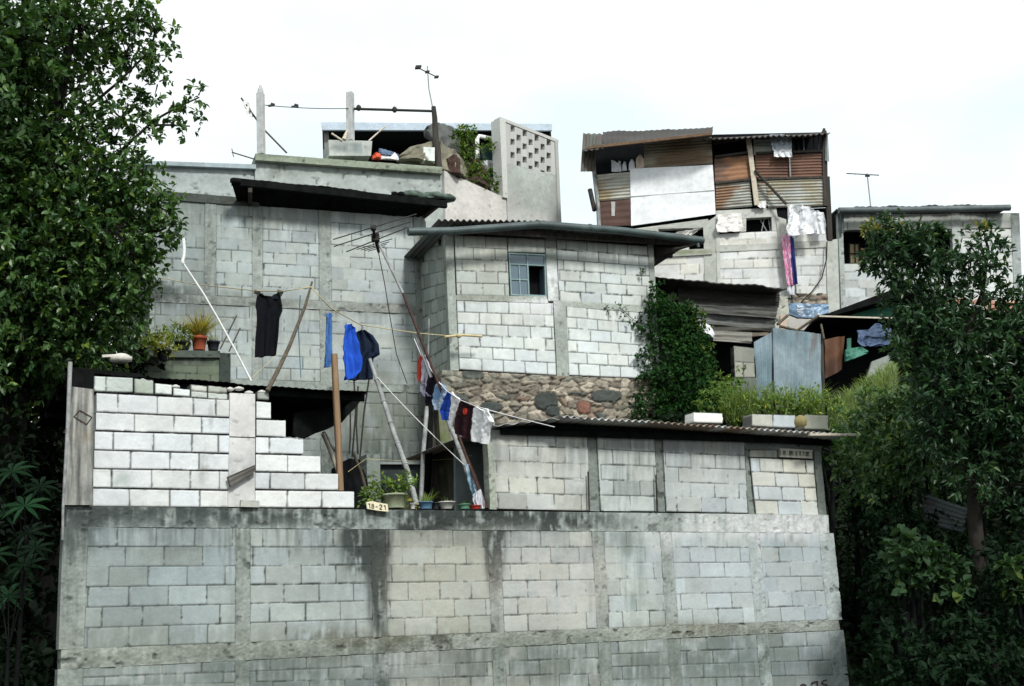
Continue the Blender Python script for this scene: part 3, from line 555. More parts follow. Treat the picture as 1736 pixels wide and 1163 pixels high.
for i in range(4):
    a = cs[i][1]; b = cs[i+1][0]
    bs = [(.34, .37, .37), (.41, .44, .445), (.46, .485, .49), (.48, .50, .505)][i]
    for mb, f0, f1, rows, sd, kb in ((mp, yt, ym, 8, 160, 1.0), (mq, yn, yl, 6, 170, 1.02 if i else .9), (mr, yk, lambda x: 872, 10, 180, .62)):  # ground storey base lowered for damp dirt and painted patio shade
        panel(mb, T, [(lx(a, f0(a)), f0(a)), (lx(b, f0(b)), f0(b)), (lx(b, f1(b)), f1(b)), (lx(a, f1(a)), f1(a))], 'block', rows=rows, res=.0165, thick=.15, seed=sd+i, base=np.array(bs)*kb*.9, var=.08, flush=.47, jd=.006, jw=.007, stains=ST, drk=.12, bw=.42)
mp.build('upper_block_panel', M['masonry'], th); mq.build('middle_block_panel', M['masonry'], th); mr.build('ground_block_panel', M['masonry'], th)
for k, (a, b) in enumerate(cs):
    m = MB(); 
    for y0, y1, f in ((yt, ym, 0), (yn, yl, 1), (yk, lambda x: 872, 2)):
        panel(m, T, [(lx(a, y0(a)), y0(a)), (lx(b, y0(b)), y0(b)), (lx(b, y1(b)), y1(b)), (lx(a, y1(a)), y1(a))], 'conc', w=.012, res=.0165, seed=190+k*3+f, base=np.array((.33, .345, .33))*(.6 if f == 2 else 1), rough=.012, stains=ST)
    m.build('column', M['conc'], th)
m = MB(); panel(m, T, [(256, ym(256)), (722, ym(722)), (723, yn(723)), (256, yn(256))], 'conc', w=.016, res=.0165, seed=206, base=(.34, .35, .33), rough=.014, stains=ST); m.build('tie_beam', M['conc'], th)
m = MB(); panel(m, T, [(256, yl(256)), (735, yl(735)), (735, yk(735)), (256, yk(256))], 'conc', w=.016, res=.0165, seed=207, base=(.3, .32, .3), rough=.01, stains=ST); m.build('tie_beam', M['conc'], th)
m = MB(); panel(m, T, [(255, 322), (440, 337), (440, 350), (255, yt(255))], 'conc', w=.03, res=.02, seed=208, base=(.07, .075, .07), rough=.01); m.build('wall_plate', M['conc'], th)
m = MB(); pprism(m, T, [(256, 345), (722, 375), (722, 872), (256, 872)], -.16, -2.3, (.2, .2, .2)); m.build('rear_mass', M['plaster'], th)
m = MB(); n0 = T(391, 303, .5); n1 = T(757, 337, .5); w0 = T(402, 341, -.02); w1 = T(712, 367, -.02)
corr(m, n0, n1, n1+(w1-n1)*1.5, n0+(w0-n0)*1.5, 30, .005, nv=8, th=.02, warp=.05, seed=12, seg=4); m.build('roof_sheet', M['roofdark'], th)
m = MB(); bar(m, T(393, 308, .48), T(757, 347, .48), .08, .13); tube(m, [T(391, 306, .56), T(408, 308, .56)], .045, 8); m.build('fascia_board', M['roofdark'], th)
for a_, b_ in ((T(424, 322, .5), T(424, 348, -.05)), (T(745, 345, .5), T(716, 368, -.05))):
    m = MB(); bar(m, a_, b_, .07, .09); m.build('roof_bracket', M['darkwood'], th)
m = MB()
for i in range(9):
    c = T(690+i*8, 333+i*1.2, .35)+rv(1)[0]*.05; lathe(m, c-Z*.03, [(.03, 0), (.13, .02), (.14, .07), (.08, .13), (.01, .15)], 9, (1, 1, 1), 1.3)
tag(m.build('tarp_heap', M['moss']), 'heap of dark green tarp and rubble on the right end of the black roof', 'tarp')
for x, lb in ((669, 'dark stone next to another on the black roof, farther from the green heap'), (680, 'dark stone on the black roof just beside the green heap')):
    m = MB(); lathe(m, T(x, 333, .45), [(.03, 0), (.065, .02), (.06, .07), (.02, .09)], 9); tag(m.build('roof_stone', M['roofdark']), lb, 'stone', 'stones on the black roof')
# low parapet with flower pots
PP = Pl(392, 640, 20.0, 27)
pw = thing('planter_parapet', PP(330, 645), 'low greenish block parapet, shade put into its dark colour, holding flower pots in front of the tall house', 'wall')
m = MB(); panel(m, PP, [(205, 604), (372, 604), (372, 652), (205, 640)], 'block', rows=3, res=.017, thick=.3, seed=211, base=(.14, .16, .12), var=.12, stains=[(300, 610, 120, 10, .8, MLD)], bw=.38); m.build('block_courses', M['masonry'], pw)  # dark green base also carries painted shade
m = MB(); panel(m, PP, [(372, 598), (391, 599), (391, 655), (372, 653)], 'conc', w=.02, res=.017, thick=.34, seed=212, base=(.05, .06, .055), rough=.01); m.build('end_pier', M['conc'], pw)
m = MB(); panel(m, PP, [(205, 592), (373, 595), (373, 606), (205, 605)], 'conc', w=.05, res=.017, thick=.4, seed=213, base=(.09, .105, .09), rough=.01); m.build('coping', M['conc'], pw)
# ================================================================ house with the window
SH = [(940, 425, 200, 40, .55, (.25, .27, .25), 's'), (940, 540, 190, 30, .35, (.3, .31, .29), 's'),(935, 480, 16, 30, 1.1, (.66, .68, .7)), (905, 513, 40, 10, .9, (.64, .66, .68)), (920, 525, 30, 16, .7, (.62, .63, .65)), (800, 425, 60, 40, .35, (.28, .29, .25)), (800, 506, 60, 8, .5, (.2, .2, .17)), (1000, 405, 130, 14, .45, (.26, .27, .25)), (850, 405, 60, 14, .4, (.25, .26, .24)), (1100, 470, 20, 60, .3, (.3, .31, .29)), (780, 625, 60, 12, .4, (.3, .31, .28)), (950, 590, 10, 60, .4, (.26, .28, .26)), (740, 450, 40, 80, .35, (.2, .22, .2)), (735, 590, 30, 60, .3, (.22, .24, .21))]  # entries along the top row paint the shade under the eaves
hh = thing('window_block_house', H(930, 715), 'pale block house with one steel window, standing on a rubble stone base', 'house')
hx = lambda x, y: x+(y-460)*(.045+(x-850)*.00004)
def hp(mb, a, b, ta, tb, ba, bb, rows, seed, base=(.54, .545, .54), **k):
    panel(mb, H, [(hx(a, ta), ta), (hx(b, tb), tb), (hx(b, bb), bb), (hx(a, ba), ba)], 'block', rows=rows, res=.0165, thick=.15, seed=seed, base=base, stains=SH, flush=.12, jd=.007, jw=.0085, var=.07, drk=.1, **k)
m = MB()
hp(m, 773, 862, 398, 402, 500, 502, 5, 220, (.47, .475, .45)); hp(m, 863, 926, 402, 405, 427, 429, 1, 221, (.42, .43, .41))
hp(m, 946, 1101, 405, 417, 511, 520, 6, 222, (.53, .54, .54)); m.build('upper_block_panel', M['masonry'], hh)
m = MB(); hp(m, 772, 935, 509, 514, 626, 636, 6, 223, (.57, .575, .58)); hp(m, 956, 1101, 517, 531, 636, 642, 6, 224, (.57, .58, .585)); m.build('lower_block_panel', M['masonry'], hh)
for k, (a, b, ya, yb) in enumerate([(757, 771, 396, 628), (927, 945, 404, 510), (936, 956, 510, 638), (1101, 1110, 415, 645)]):
    m = MB(); panel(m, H, [(hx(a, ya), ya), (hx(b, ya), ya), (hx(b, yb), yb), (hx(a, yb), yb)], 'conc', w=.006 if k else .0, res=.0165, seed=230+k, base=(.33, .345, .32), rough=.008, stains=SH); m.build('column', M['conc'], hh)
m = MB(); panel(m, H, [(773, 500), (927, 502.5), (930, 514), (774, 508.5)], 'conc', w=.01, res=.0165, seed=236, base=(.34, .345, .31), rough=.012, stains=SH); m.build('tie_beam', M['conc'], hh)
m = MB(); panel(m, H, [(957, 510), (1104, 519), (1104, 531), (957, 519)], 'conc', w=.01, res=.0165, seed=237, base=(.4, .41, .38), rough=.012, stains=SH); m.build('tie_beam', M['conc'], hh)
m = MB(); panel(m, HS, [(709, 398), (757, 395), (767, 628), (722, 660)], 'block', w=0.0, rows=11, res=.0165, seed=240, base=(.41, .43, .41), flush=.1, jd=.007, jw=.009, stains=SH, bw=.4); m.build('flank_wall', M['masonry'], hh)  # base darker than the front, putting this flank's shade in colour
win = MB(); wq = [(862, 428), (925, 431), (927, 503), (866, 500.5)]
def wpt(s, t): a = np.array(wq[0])*(1-s)+np.array(wq[1])*s; b = np.array(wq[3])*(1-s)+np.array(wq[2])*s; return tuple(a*(1-t)+b*t)
def wrect(mb, s0, s1, t0, t1, w0, w1): pprism(mb, H, [wpt(s0, t0), wpt(s1, t0), wpt(s1, t1), wpt(s0, t1)], w0, w1)
for s0, s1, t0, t1 in ((0, .04, 0, 1), (.96, 1, 0, 1), (.04, .96, 0, .035), (.04, .96, .965, 1), (.485, .525, .035, .965), (.04, .485, .25, .28), (.525, .96, .25, .28), (.255, .285, .28, .965), (.04, .255, .605, .635), (.285, .485, .605, .635)): wrect(win, s0, s1, t0, t1, -.02, -.07)
wf = win.build('window', M['frame'], hh)
m = MB()
for s0, s1, t0, t1 in ((.04, .485, .035, .25), (.525, .96, .035, .25), (.04, .255, .28, .605), (.285, .485, .28, .605), (.04, .255, .635, .965), (.285, .485, .635, .965)): wrect(m, s0+.002, s1-.002, t0+.002, t1-.002, -.04, -.05)
m.build('pane', M['glass'], wf)
m = MB(); wrect(m, -.02, 1.02, -.02, 1.02, -.3, -.34); m.build('dark_room', M['shade_black'], wf)
m = MB(); wrect(m, .93, .955, .3, .96, -.07, -.28); m.build('open_sash', M['glass'], wf)
m = MB(); panel(m, H, [(748, 628), (1112, 644), (1112, 735), (748, 735)], 'stone', w=.12, res=.0165, thick=.4, seed=251, boulders=[(798, 635, 17, 8, (.055, .065, .06)), (920, 681, 18, 15, (.05, .058, .054)), (930, 698, 12, 9, (.045, .053, .05)), (1024, 672, 28, 10, (.065, .073, .067)), (778, 678, 12, 8, (.07, .08, .075)), (828, 691, 17, 9, (.06, .07, .066)), (985, 691, 12, 11, (.2, .1, .075))], stains=[(760, 640, 30, 20, .8, (.12, .14, .12)), (930, 640, 180, 7, .5, (.2, .21, .18)), (1085, 690, 40, 40, .6, (.07, .085, .05)), (870, 705, 40, 22, .4, (.1, .1, .09))]); m.build('rubble_base', M['conc'], hh)
m = MB(); pprism(m, H, [(764, 400), (1104, 420), (1110, 640), (768, 640)], -.36, -3.0, (.25, .25, .25)); m.build('rear_mass', M['plaster'], hh)
m = MB(); g0 = [H(692, 393, .5), H(770, 391.5, .5), H(915, 380.5, .5), H(1050, 391, .5), H(1192, 408, .5)]
tube(m, g0, .068, 12)
for x, y in ((771, 391.5), (914, 380.5), (1000, 386.5), (1110, 398)): tube(m, [H(x-2, y, .5), H(x+2, y+.2, .5)], .074, 12)
tube(m, [H(1182, 408, .5), H(1184, 419, .5)], .03, 8); m.build('gutter', M['gutter'], hh)
m = MB(); r0 = H(744, 373, .42); r1 = H(1190, 401, .42); rb = -H.N*3.3+Z*.0
rmid = H(910, 375, .42)
corr(m, r0, rmid, rmid+rb, r0+rb, 16, .02, nv=5, th=.012, warp=.012, seed=14, col=(.1, .115, .11), col2=(.045, .04, .04)); corr(m, rmid+Z*.012, r1, r1+rb, rmid+rb+Z*.012, 24, .018, nv=5, th=.012, warp=.012, seed=15, col=(.16, .18, .18), col2=(.05, .045, .045)); m.build('roof_sheet', M['sheet'], hh)
m = MB()
for k in (.08, .3, .6):
    m = MB(); bar(m, r0+rb*k-Z*.06+H.U*.3, r1+rb*k-Z*.06-H.U*.1, .06, .09); m.build('rafter', M['darkwood'], hh)
m = MB(); prism(m, [H(1104, 416, -.2), H(1186, 412, .3), H(1150, 422, .3), H(1108, 436, -.2)], -H.N*.1); m.build('eaves_board', M['darkwood'], hh)
m = MB(); tube(m, [H(753, 571, .28), H(785, 568, .32), H(817, 570, .3)], .022, 7); m2 = MB(); lathe(m2, H(778, 570, .32), [(.02, -.03), (.05, -.01), (.05, .03), (.02, .045)], 8)
sp = thing('clothesline_stick', H(785, 570, .3), 'yellow horizontal stick tied across the corner of the pale block house', 'stick'); m.build('pole', M['rope'], sp); m2.build('knot', M['rope'], sp)
m = MB(); tube(m, [P(727, 540, 21.8), P(725, 640, 21.8)], .018, 6); tag(m.build('drain_pipe', M['bamboo']), 'thin pale pipe upright in the corner between the two block houses', 'pipe')
# ================================================================ rendered house above
SB = [(450, 290, 40, 30, .5, (.17, .18, .17)), (560, 290, 180, 10, .4, (.18, .2, .17)), (545, 318, 6, 20, .5, (.6, .6, .6), 's'), (700, 310, 60, 30, .3, (.2, .22, .21)), (300, 300, 80, 20, .4, (.22, .24, .24))]
SBR = [(890, 330, 50, 30, .4, (.28, .29, .27)), (860, 320, 14, 60, .4, (.3, .31, .29)), (940, 340, 10, 60, .5, (.24, .25, .23)), (800, 340, 70, 40, .3, (.62, .56, .53)), (760, 310, 20, 30, .3, (.3, .31, .3))]
bh = thing('rendered_house', B(640, 420)*[1, 1, 0]+Z*7, 'grey rendered house with a rooftop terrace and a pierced block screen, highest on the left', 'house')
m = MB(); panel(m, B, [(432, 268), (752, 292), (756, 430), (434, 430)], 'conc', res=.022, seed=301, base=(.37, .385, .375), rough=.011, stains=SB); m.build('front_wall', M['plaster'], bh)
m = MB(); panel(m, B, [(205, 277), (450, 286.5), (450, 420), (205, 420)], 'conc', w=-.06, res=.022, seed=302, base=(.37, .39, .39), rough=.01, stains=SB); m.build('side_annex_wall', M['plaster'], bh)
m = MB(); panel(m, B, [(205, 270.5), (434, 278.6), (434, 286), (205, 277)], 'plaster', w=.06, thick=.5, res=.022, seed=303, base=(.33, .37, .4), rough=.004); m.build('annex_coping', M['plaster'], bh)
m = MB(); panel(m, B, [(433, 260), (750, 283), (750, 294), (433, 271)], 'conc', w=.14, thick=.6, res=.02, seed=304, base=(.27, .29, .23), rough=.014, stains=[(600, 290, 200, 5, .8, (.06, .07, .05)), (470, 262, 60, 5, .5, (.09, .1, .08))]); m.build('terrace_ledge', M['conc'], bh)
m = MB(); panel(m, BR, [(753, 289), (858, 336), (862, 430), (757, 430)], 'plaster', res=.022, seed=305, base=(.56, .52, .50), rough=.005, stains=SBR); panel(m, BR, [(858, 276), (944, 298), (951, 430), (862, 430)], 'plaster', w=0, res=.022, seed=306, base=(.40, .41, .39), rough=.01, stains=SBR+[(900, 390, 60, 30, .9, (.54, .51, .5))]); m.build('flank_wall', M['plaster'], bh)  # lighter pinkish base paints in the sun on this side
# pierced screen, checkerboard of gaps
m = MB(); ty = lambda x: 201+.41*(x-850); by = lambda x: 276+.25*(x-857)
def scell(x0, x1, y0, y1, fy=None):
    c = .43*(.88+.24*rnd.random()); d0, d1 = (y0, y1) if fy is None else fy
    pprism(m, BR, [(x0, y0), (x1, d0), (x1, d1), (x0, y1)], 0, -.12, (c, c*1.01, c*.97))
scell(852, 864, ty(852), by(852), (ty(864), by(864)))
for i in range(7):
    x = 869+10.2*i; a, b = x-5.1, x+5.1; h0 = (212.5 if i % 2 == 0 else 223.9)+3.9*i
    scell(a, a+1.6, ty(a), by(a), (ty(a+1.6), by(a+1.6))); scell(b-1.6, b, ty(b-1.6), by(b-1.6), (ty(b), by(b)))
    yy = ty(x)
    for k in range(3):
        scell(a+1.6, b-1.6, yy-(1.2 if k == 0 else 0), h0+22.3*k, (yy+(1.2 if k == 0 else 0), h0+22.3*k+1.4)); yy = h0+22.3*k+10.5
    scell(a+1.6, b-1.6, yy, by(a+1.6), (yy+1, by(b-1.6)))
scell(935.3, 944, ty(935), by(935), (ty(944), by(944)))
m.build('pierced_screen', M['masonry'], bh)
m = MB(); pprism(m, BR, [(847, 200), (857, 203), (861, 336), (853, 334)], .05, -.25, (.5, .51, .49)); pprism(m, BR, [(941, 238), (946, 240), (952, 378), (947, 376)], .03, -.25, (.36, .37, .35)); pprism(m, BR, [(848, 198), (947, 237), (947, 242), (848, 203)], .02, -.2, (.46, .46, .44)); m.build('screen_pier', M['plaster'], bh)
B2 = Pl(545, 215, 30.0, 8)
m = MB(); pprism(m, B2, [(544, 207), (936, 210), (936, 221), (546, 220)], .15, .08); m.build('roof_fascia', M['slab'], bh)
m = MB(); pprism(m, B2, [(546, 208), (934, 211), (934, 220), (548, 219)], .07, -4.2); m.build('roof_deck', M['shade_black'], bh)  # underside painted near-black in place of the shade below the slab
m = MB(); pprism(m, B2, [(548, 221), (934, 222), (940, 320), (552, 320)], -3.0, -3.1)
m.build('rear_wall', M['shade_black'], bh)  # near-black colour stands in for shade under the terrace roof
m = MB(); pprism(m, BR, [(800, 236), (860, 236), (864, 348), (800, 330)], -1.2, -1.3); pprism(m, BR, [(856, 210), (942, 246), (945, 300), (860, 290)], -.8, -.9); m.build('gap_shade_backing', M['shade_black'], bh)  # black sheets put behind the gaps to make them look shaded
m = MB(); pprism(m, B2, [(549, 221), (557, 221), (560, 275), (551, 275)], -.1, -3.0, (.22, .2, .19)); m.build('side_pier', M['plaster'], bh)
m = MB(); prism(m, [B(440, 290, -.05), B(752, 300, -.05), BR(945, 330, -.1), B2(936, 280, -3.2), B2(440, 280, -3.2)], -Z*.2, (.25, .25, .24)); m.build('terrace_floor', M['plaster'], bh)
# things on the terrace
def lab(o, l, c, g=None): return tag(o, l, c, g)
m = MB(); panel(m, B, [(557, 237), (631, 239), (629, 264), (558, 264)], 'plaster', w=.0, thick=.6, res=.02, seed=311, base=(.44, .44, .42), rough=.006, stains=[(590, 250, 30, 9, .95, (.17, .2, .2)), (612, 252, 12, 9, .6, (.2, .25, .26))])
lab(m.build('water_basin', M['plaster']), 'square concrete water basin with damp grey stain on the terrace ledge', 'basin')
def post(name, x0, y0, x1, y1, pl, w, wd, mt, label, taper=None):
    m = MB(); a = pl(x0, y0, w); b = pl(x1, y1, w); bar(m, b, a, wd, wd, np.array([.3, 1, 0])); 
    if taper: lathe(m, a-Z*.02, [(wd*.5, 0), (wd*.42, .1), (wd*.15, .2)], 8)
    return lab(m.build(name, mt), label, 'post')
cpost = mat('cement_post', (.42, .43, .43), .9, v=.2, scale=8, bump=.4)
post('concrete_post', 441.5, 158, 443, 262, B, .05, .135, cpost, 'round-topped concrete post at the left corner of the terrace', True)
post('concrete_post', 593.5, 157, 594, 239, B, -.1, .14, cpost, 'square concrete post standing up out of the water basin')
m = MB(); tube(m, [B(735, 181, .0), B(737, 200, 0), B(739, 240, .02), B(744, 284, .02)], [.05, .06, .07, .075], 9); lab(m.build('timber_post', M['darkwood']), 'dark crooked timber post at the right end of the terrace ledge', 'post')
m = MB(); tube(m, [B(600, 184.5, -.05), B(670, 186.5, 0), B(738, 188.5, 0)], .03, 8)
for x, y in ((608, 183), (669, 186)): lathe(m, B(x, y, 0)-Z*.06, [(.03, 0), (.06, .04), (.05, .1), (.02, .13)], 8)
lab(m.build('crossbar_pipe', M['darkmetal']), 'thin dark pipe bridging the basin post and the dark timber post', 'pipe')
m = MB(); tube(m, [B(409, 166, -.3), B(446, 218, -.2), B(486, 259, 0)], .02, 7); lab(m.build('leaning_stick', M['stick']), 'thin stick leaning against the left concrete post of the terrace', 'stick')
m = MB(); n_ = 7
G = np.array([[B(420+3*s+rnd.uniform(-2, 2)+6*(t-.5), 172+24*t+3*math.sin(s*2), -.25)+np.array([0, .03*math.sin(s*3+t*9), 0]) for t in np.linspace(0, 1, 6)] for s in np.linspace(-1.4, 1.4, 5)])
solid_grid(m, G, np.array([0, .02, 0]), (.75, .76, .76)); lab(m.build('plastic_rag', M['cloth']), 'white rag caught on the leaning stick by the left concrete post', 'rag')
m = MB(); tube(m, [B(393, 258, -.1), B(432, 270, 0)], .014, 6); tube(m, [B(393, 252, -.1), B(396, 266, -.1)], .01, 6); lab(m.build('short_aerial_arm', M['stick']), 'short thin rod sticking out sideways beside the annex coping', 'rod')
m = MB(); wl = sag(B(446, 178, 0), B(592, 184, -.05), .03); tube(m, wl, .009, 5); lab(m.build('wire', M['wire']), 'thin wire strung between the two concrete posts of the terrace', 'wire')
for k, (x, y, lb) in enumerate(((460, 179, 'dark clothes peg on the wire next to the left concrete post'), (500, 180.5, 'dark clothes peg on the wire midway to the basin post'))):
    m = MB(); c = B(x, y, 0); hexa(m, c, [.07, .01, .01], [0, .015, 0], [-.01, 0, .02]); hexa(m, c+[.03, 0, .03], [.04, 0, -.015], [0, .012, 0], [.01, 0, .02]); lab(m.build('clothes_peg', M['darkmetal']), lb, 'peg', 'pegs on the terrace wire')
for a_, b_, r_, lb in ((B(562, 226, .0), B(580, 238, .02), .02, 'short pale stick lying against the left rim of the water basin'), (B(625, 239, -.2), B(652, 215, -.6), .018, 'long pale stick rising right from the water basin'), (B(583, 237, .0), B(590, 217, -.1), [.05, .012], 'white wedge-shaped scrap standing on the basin rim by the post')):
    m = MB(); tube(m, [a_, b_], r_, 6); lab(m.build('basin_stick', M['pale']), lb, 'stick')
def heap(name, pl, pts, w, th, mt, label, cat, col=(1, 1, 1), seed=0, n=14):
    """lumpy draped thing: outline top line pts (x,ytop,ybot)"""
    m = MB(); xs = np.array([p[0] for p in pts], float); X = np.linspace(xs[0], xs[-1], n*2)
    yt_ = np.interp(X, xs, [p[1] for p in pts]); yb_ = np.interp(X, xs, [p[2] for p in pts]); G = np.zeros((n*2, n, 3))
    for i in range(n*2):
        for j in range(n):
            t = j/(n-1); G[i, j] = pl(X[i], yt_[i]*(1-t)+yb_[i]*t, w)
    a = np.arange(n*2)[:, None]/4.+0*np.arange(n)[None, :]; b = np.arange(n)[None, :]/4.+0*a
    bul = np.sin(np.linspace(0, math.pi, n*2))[:, None]*np.linspace(.2, 1, n)[None, :]
    G = G+pl.N*(th*bul+(fbm(a, b, seed, 3)-.5)*th*.9)[..., None]
    solid_grid(m, G, -pl.N*th, col); return lab(m.build(name, mt), label, cat)
tarpb = mat('brown_tarp', (.2, .19, .14), .85, v=.4, scale=3, bump=.4); tarpg = mat('grey_tarp', (.085, .09, .088), .8, v=.4, scale=3, bump=.4)
heap('ground_tarp', B, [(676, 264, 270), (694, 250, 272), (715, 245, 275), (738, 238, 279), (742, 250, 280)], -.05, .18, tarpb, 'olive brown tarp bundled behind the ledge, left of the timber post', 'tarp', seed=2)
heap('hanging_tarp', B, [(722, 216, 226), (734, 209, 240), (752, 210, 255), (768, 216, 262), (780, 240, 268)], -.9, .2, tarpg, 'dark grey tarp draped from the terrace roof behind the timber post', 'tarp', seed=5)
heap('slope_tarp', BR, [(746, 240, 286), (760, 250, 295), (778, 264, 302), (792, 283, 309)], -.1, .2, tarpb, 'grey brown tarp falling over the sloping edge right of the timber post', 'tarp', seed=7)
heap('brown_bucket_heap', BR, [(760, 268, 291), (768, 262, 296), (780, 270, 303)], .02, .16, mat('dark_brown', (.05, .028, .022), .9, v=.4), 'dark brown lump against the sloping terrace edge under the green plant', 'heap', seed=8)
heap('blue_tarp', B, [(643, 251, 262), (655, 254, 264), (668, 259, 266), (676, 262, 267)], -.02, .08, mat('tarp_slate_blue', (.08, .13, .21), .5, v=.3), 'slate blue cloth heap on the terrace ledge beside the orange bundle', 'cloth', seed=11)
heap('orange_bundle', B, [(632, 263, 269), (637, 259, 269), (642, 259, 269), (646, 262, 269)], .06, .1, mat('orange_cloth', (.62, .1, .045), .8, v=.2), 'small orange-red bundle on the terrace ledge near the basin', 'bundle', seed=12)
heap('white_cloth', B, [(646, 264, 269), (662, 266, 270), (669, 258, 271), (676, 267, 271)], .07, .05, mat('white_cloth_heap', (.72, .72, .72), .9, v=.1), 'white folded cloth with a peak lying on the terrace ledge', 'cloth', seed=13)
m = MB(); panel(m, B, [(718, 249), (737, 250), (737, 273), (718, 271)], 'plaster', w=.1, thick=.25, res=.03, seed=320, base=(.72, .74, .72), rough=.003); lab(m.build('white_box', M['plaster']), 'white square box set against the timber post on the ledge', 'box')
# frame and door at the screen
m = MB(); c = [BR(809, 285, -.5), BR(809, 236, -.5), BR(812, 231, -.5), BR(848, 238, -.5)]; tube(m, c, .05, 8); lab(m.build('white_pipe_frame', M['pvc']), 'white bent pipe frame left of the pierced screen', 'frame')
m = MB(); panel(m, BR, [(815, 248), (850, 255), (856, 325), (832, 318)], 'plaster', w=-.65, thick=.05, res=.03, seed=321, base=(.03, .07, .085), rough=.004); lab(m.build('teal_door', M['plaster']), 'dark teal door behind the white pipe frame', 'door')
heap('hung_white_towel', BR, [(816, 273, 285), (826, 271, 288), (841, 273, 286)], -.55, .05, mat('towel', (.62, .66, .66), .95, v=.1), 'white towel hung across the dark teal door', 'towel', seed=15)
def plantmb(m, pts, per=260, ln=(.05, .1), wr=.5, c0=(.04, .09, .02), c1=(.13, .19, .04), yel=.06, **k): return cloud(m, pts, per, (4, 7), ln, wr, c0, c1, yel, **k)
pl_ = thing('terrace_shrub', BR(795, 305, -.2), 'straggly bright green plant growing down the sloping terrace edge', 'plant')
m = MB(); plantmb(m, [(BR(x, y, -.15), r, 1) for x, y, r in ((787, 232, .26), (793, 225, .18), (791, 252, .22), (797, 275, .2), (790, 290, .22), (803, 296, .2), (820, 300, .2), (823, 242, .16), (826, 255, .12), (830, 312, .18), (845, 325, .14), (818, 318, .15))], per=700); m.build('foliage', M['leaf_soft'], pl_)
m = MB(); tube(m, [BR(820, 318, -.15), BR(805, 285, -.15), BR(795, 255, -.15), BR(788, 230, -.15)], [.03, .025, .02, .01], 6); tube(m, [BR(805, 285, -.15), BR(812, 270, -.2), BR(826, 243, -.15)], [.02, .016, .01], 6); m.build('stem', M['bark'], pl_)
heap('slope_debris', BR, [(783, 285, 304), (800, 268, 312), (818, 285, 321), (838, 315, 332)], -.2, .2, M['soil'], 'dark soil heap spilling along the sloping terrace edge', 'soil', seed=17)
# television aerial above the terrace
ae = thing('rooftop_aerial', B2(738, 207, -1), 'small dark cross-shaped aerial high above the terrace roof', 'aerial')
m = MB(); tube(m, [B2(737, 207, -1), B2(735, 190, -1), B2(727, 150, -1), B2(724.5, 112, -1)], [.02, .018, .016, .016], 6); m.build('mast', M['alu'], ae)
m = MB(); tube(m, [B2(709, 115, -1), B2(741, 131, -1)], .014, 6); 
for x, y, s in ((709, 114, .07), (740, 130.5, .05), (724.5, 122, .05)): hexa(m, B2(x, y, -1), [s, 0, 0], [0, s*.5, 0], [s*.2, 0, s*.6])
m.build('crossbar', M['darkmetal'], ae)
# ================================================================ tin shack
sh = thing('tin_shack', S2(1212, 500)*[1, 1, 0]+Z*7.6, 'patchwork shack of rusty corrugated sheets and white boards perched on white block walls', 'shack')
def tin(pl, q, n, amp, col, col2, name, horiz=True, w=.03, seed=0, warp=.02):
    m = MB(); a, b, c, d = [pl(x, y, w) for x, y in q]
    if horiz: corr(m, d, a, b, c, n, amp, col, nv=10, th=.006, warp=warp, seed=seed, col2=col2)
    else: corr(m, a, b, c, d, n, amp, col, nv=10, th=.006, warp=warp, seed=seed, col2=col2)
    return m.build(name, M['sheet'], sh)
ZN = (.34, .35, .33); RU = (.2, .085, .045); RU2 = (.27, .13, .07); BRN = (.19, .13, .085)
tin(S1, [(1092, 240), (1206, 232), (1208, 277), (1092, 285)], 9, .008, (.3, .27, .2), (.2, .14, .09), 'tin_panel', seed=21)
tin(S1, [(1012, 296), (1070, 291), (1070, 336), (1014, 341)], 8, .013, (.38, .38, .33), (.27, .22, .13), 'tin_panel', seed=22)
tin(S1, [(1014, 343), (1070, 337), (1071, 382), (1017, 384)], 4, .004, (.085, .043, .033), (.06, .028, .022), 'rusty_panel', seed=23)
m = MB(); panel(m, S1, [(1071, 340), (1072, 340), (1072, 341), (1071, 341)], 'plaster', w=.0, thick=.02); 
m = MB(); panel(m, S1, [(1036, 342), (1043, 342), (1042, 366), (1037, 366)], 'plaster', w=.05, thick=.01, res=.02, base=(.5, .48, .46)); m.build('pale_patch', M['plaster'], sh)
m = MB(); panel(m, S1, [(1068, 286), (1208, 279), (1211, 322), (1069, 333)], 'board', w=.06, thick=.02, res=.03, seed=330, base=(.86, .88, .9), rough=.05, stains=[(1140, 300, 70, 6, .25, (.6, .65, .7)), (1130, 315, 60, 12, .2, (.6, .63, .7)), (1140, 305, 70, 30, .3, (.6, .6, .6), 's')]); m.build('white_board', M['plaster'], sh)
m = MB(); panel(m, S1, [(1069, 331), (1211, 320), (1213, 363), (1070, 383)], 'board', w=.045, thick=.02, res=.03, seed=331, base=(.85, .87, .89), rough=.05, stains=[(1090, 365, 14, 14, .4, (.55, .55, .57)), (1170, 332, 60, 5, .3, (.6, .61, .63))]); m.build('white_board', M['plaster'], sh)
tin(S2, [(1211, 268), (1270, 263), (1272, 303), (1212, 310)], 5, .004, (.095, .05, .032), (.24, .11, .05), 'rusty_panel', w=.02, seed=24)
tin(S2, [(1213, 312), (1271, 305), (1275, 350), (1214, 355)], 9, .014, (.33, .34, .31), (.2, .12, .07), 'tin_panel', w=.03, seed=25)
tin(S2, [(1280, 263), (1394, 260), (1395, 301), (1281, 303)], 8, .012, (.075, .033, .022), (.14, .07, .045), 'rusty_panel', w=.03, seed=26)
tin(S2, [(1277, 236), (1307, 234), (1309, 263), (1278, 263)], 5, .008, (.36, .38, .34), (.3, .31, .26), 'tin_panel', w=.02, seed=27)
tin(S2, [(1282, 306), (1300, 305), (1302, 350), (1283, 351)], 9, .014, (.3, .3, .26), (.19, .12, .07), 'tin_panel', w=.035, seed=29)
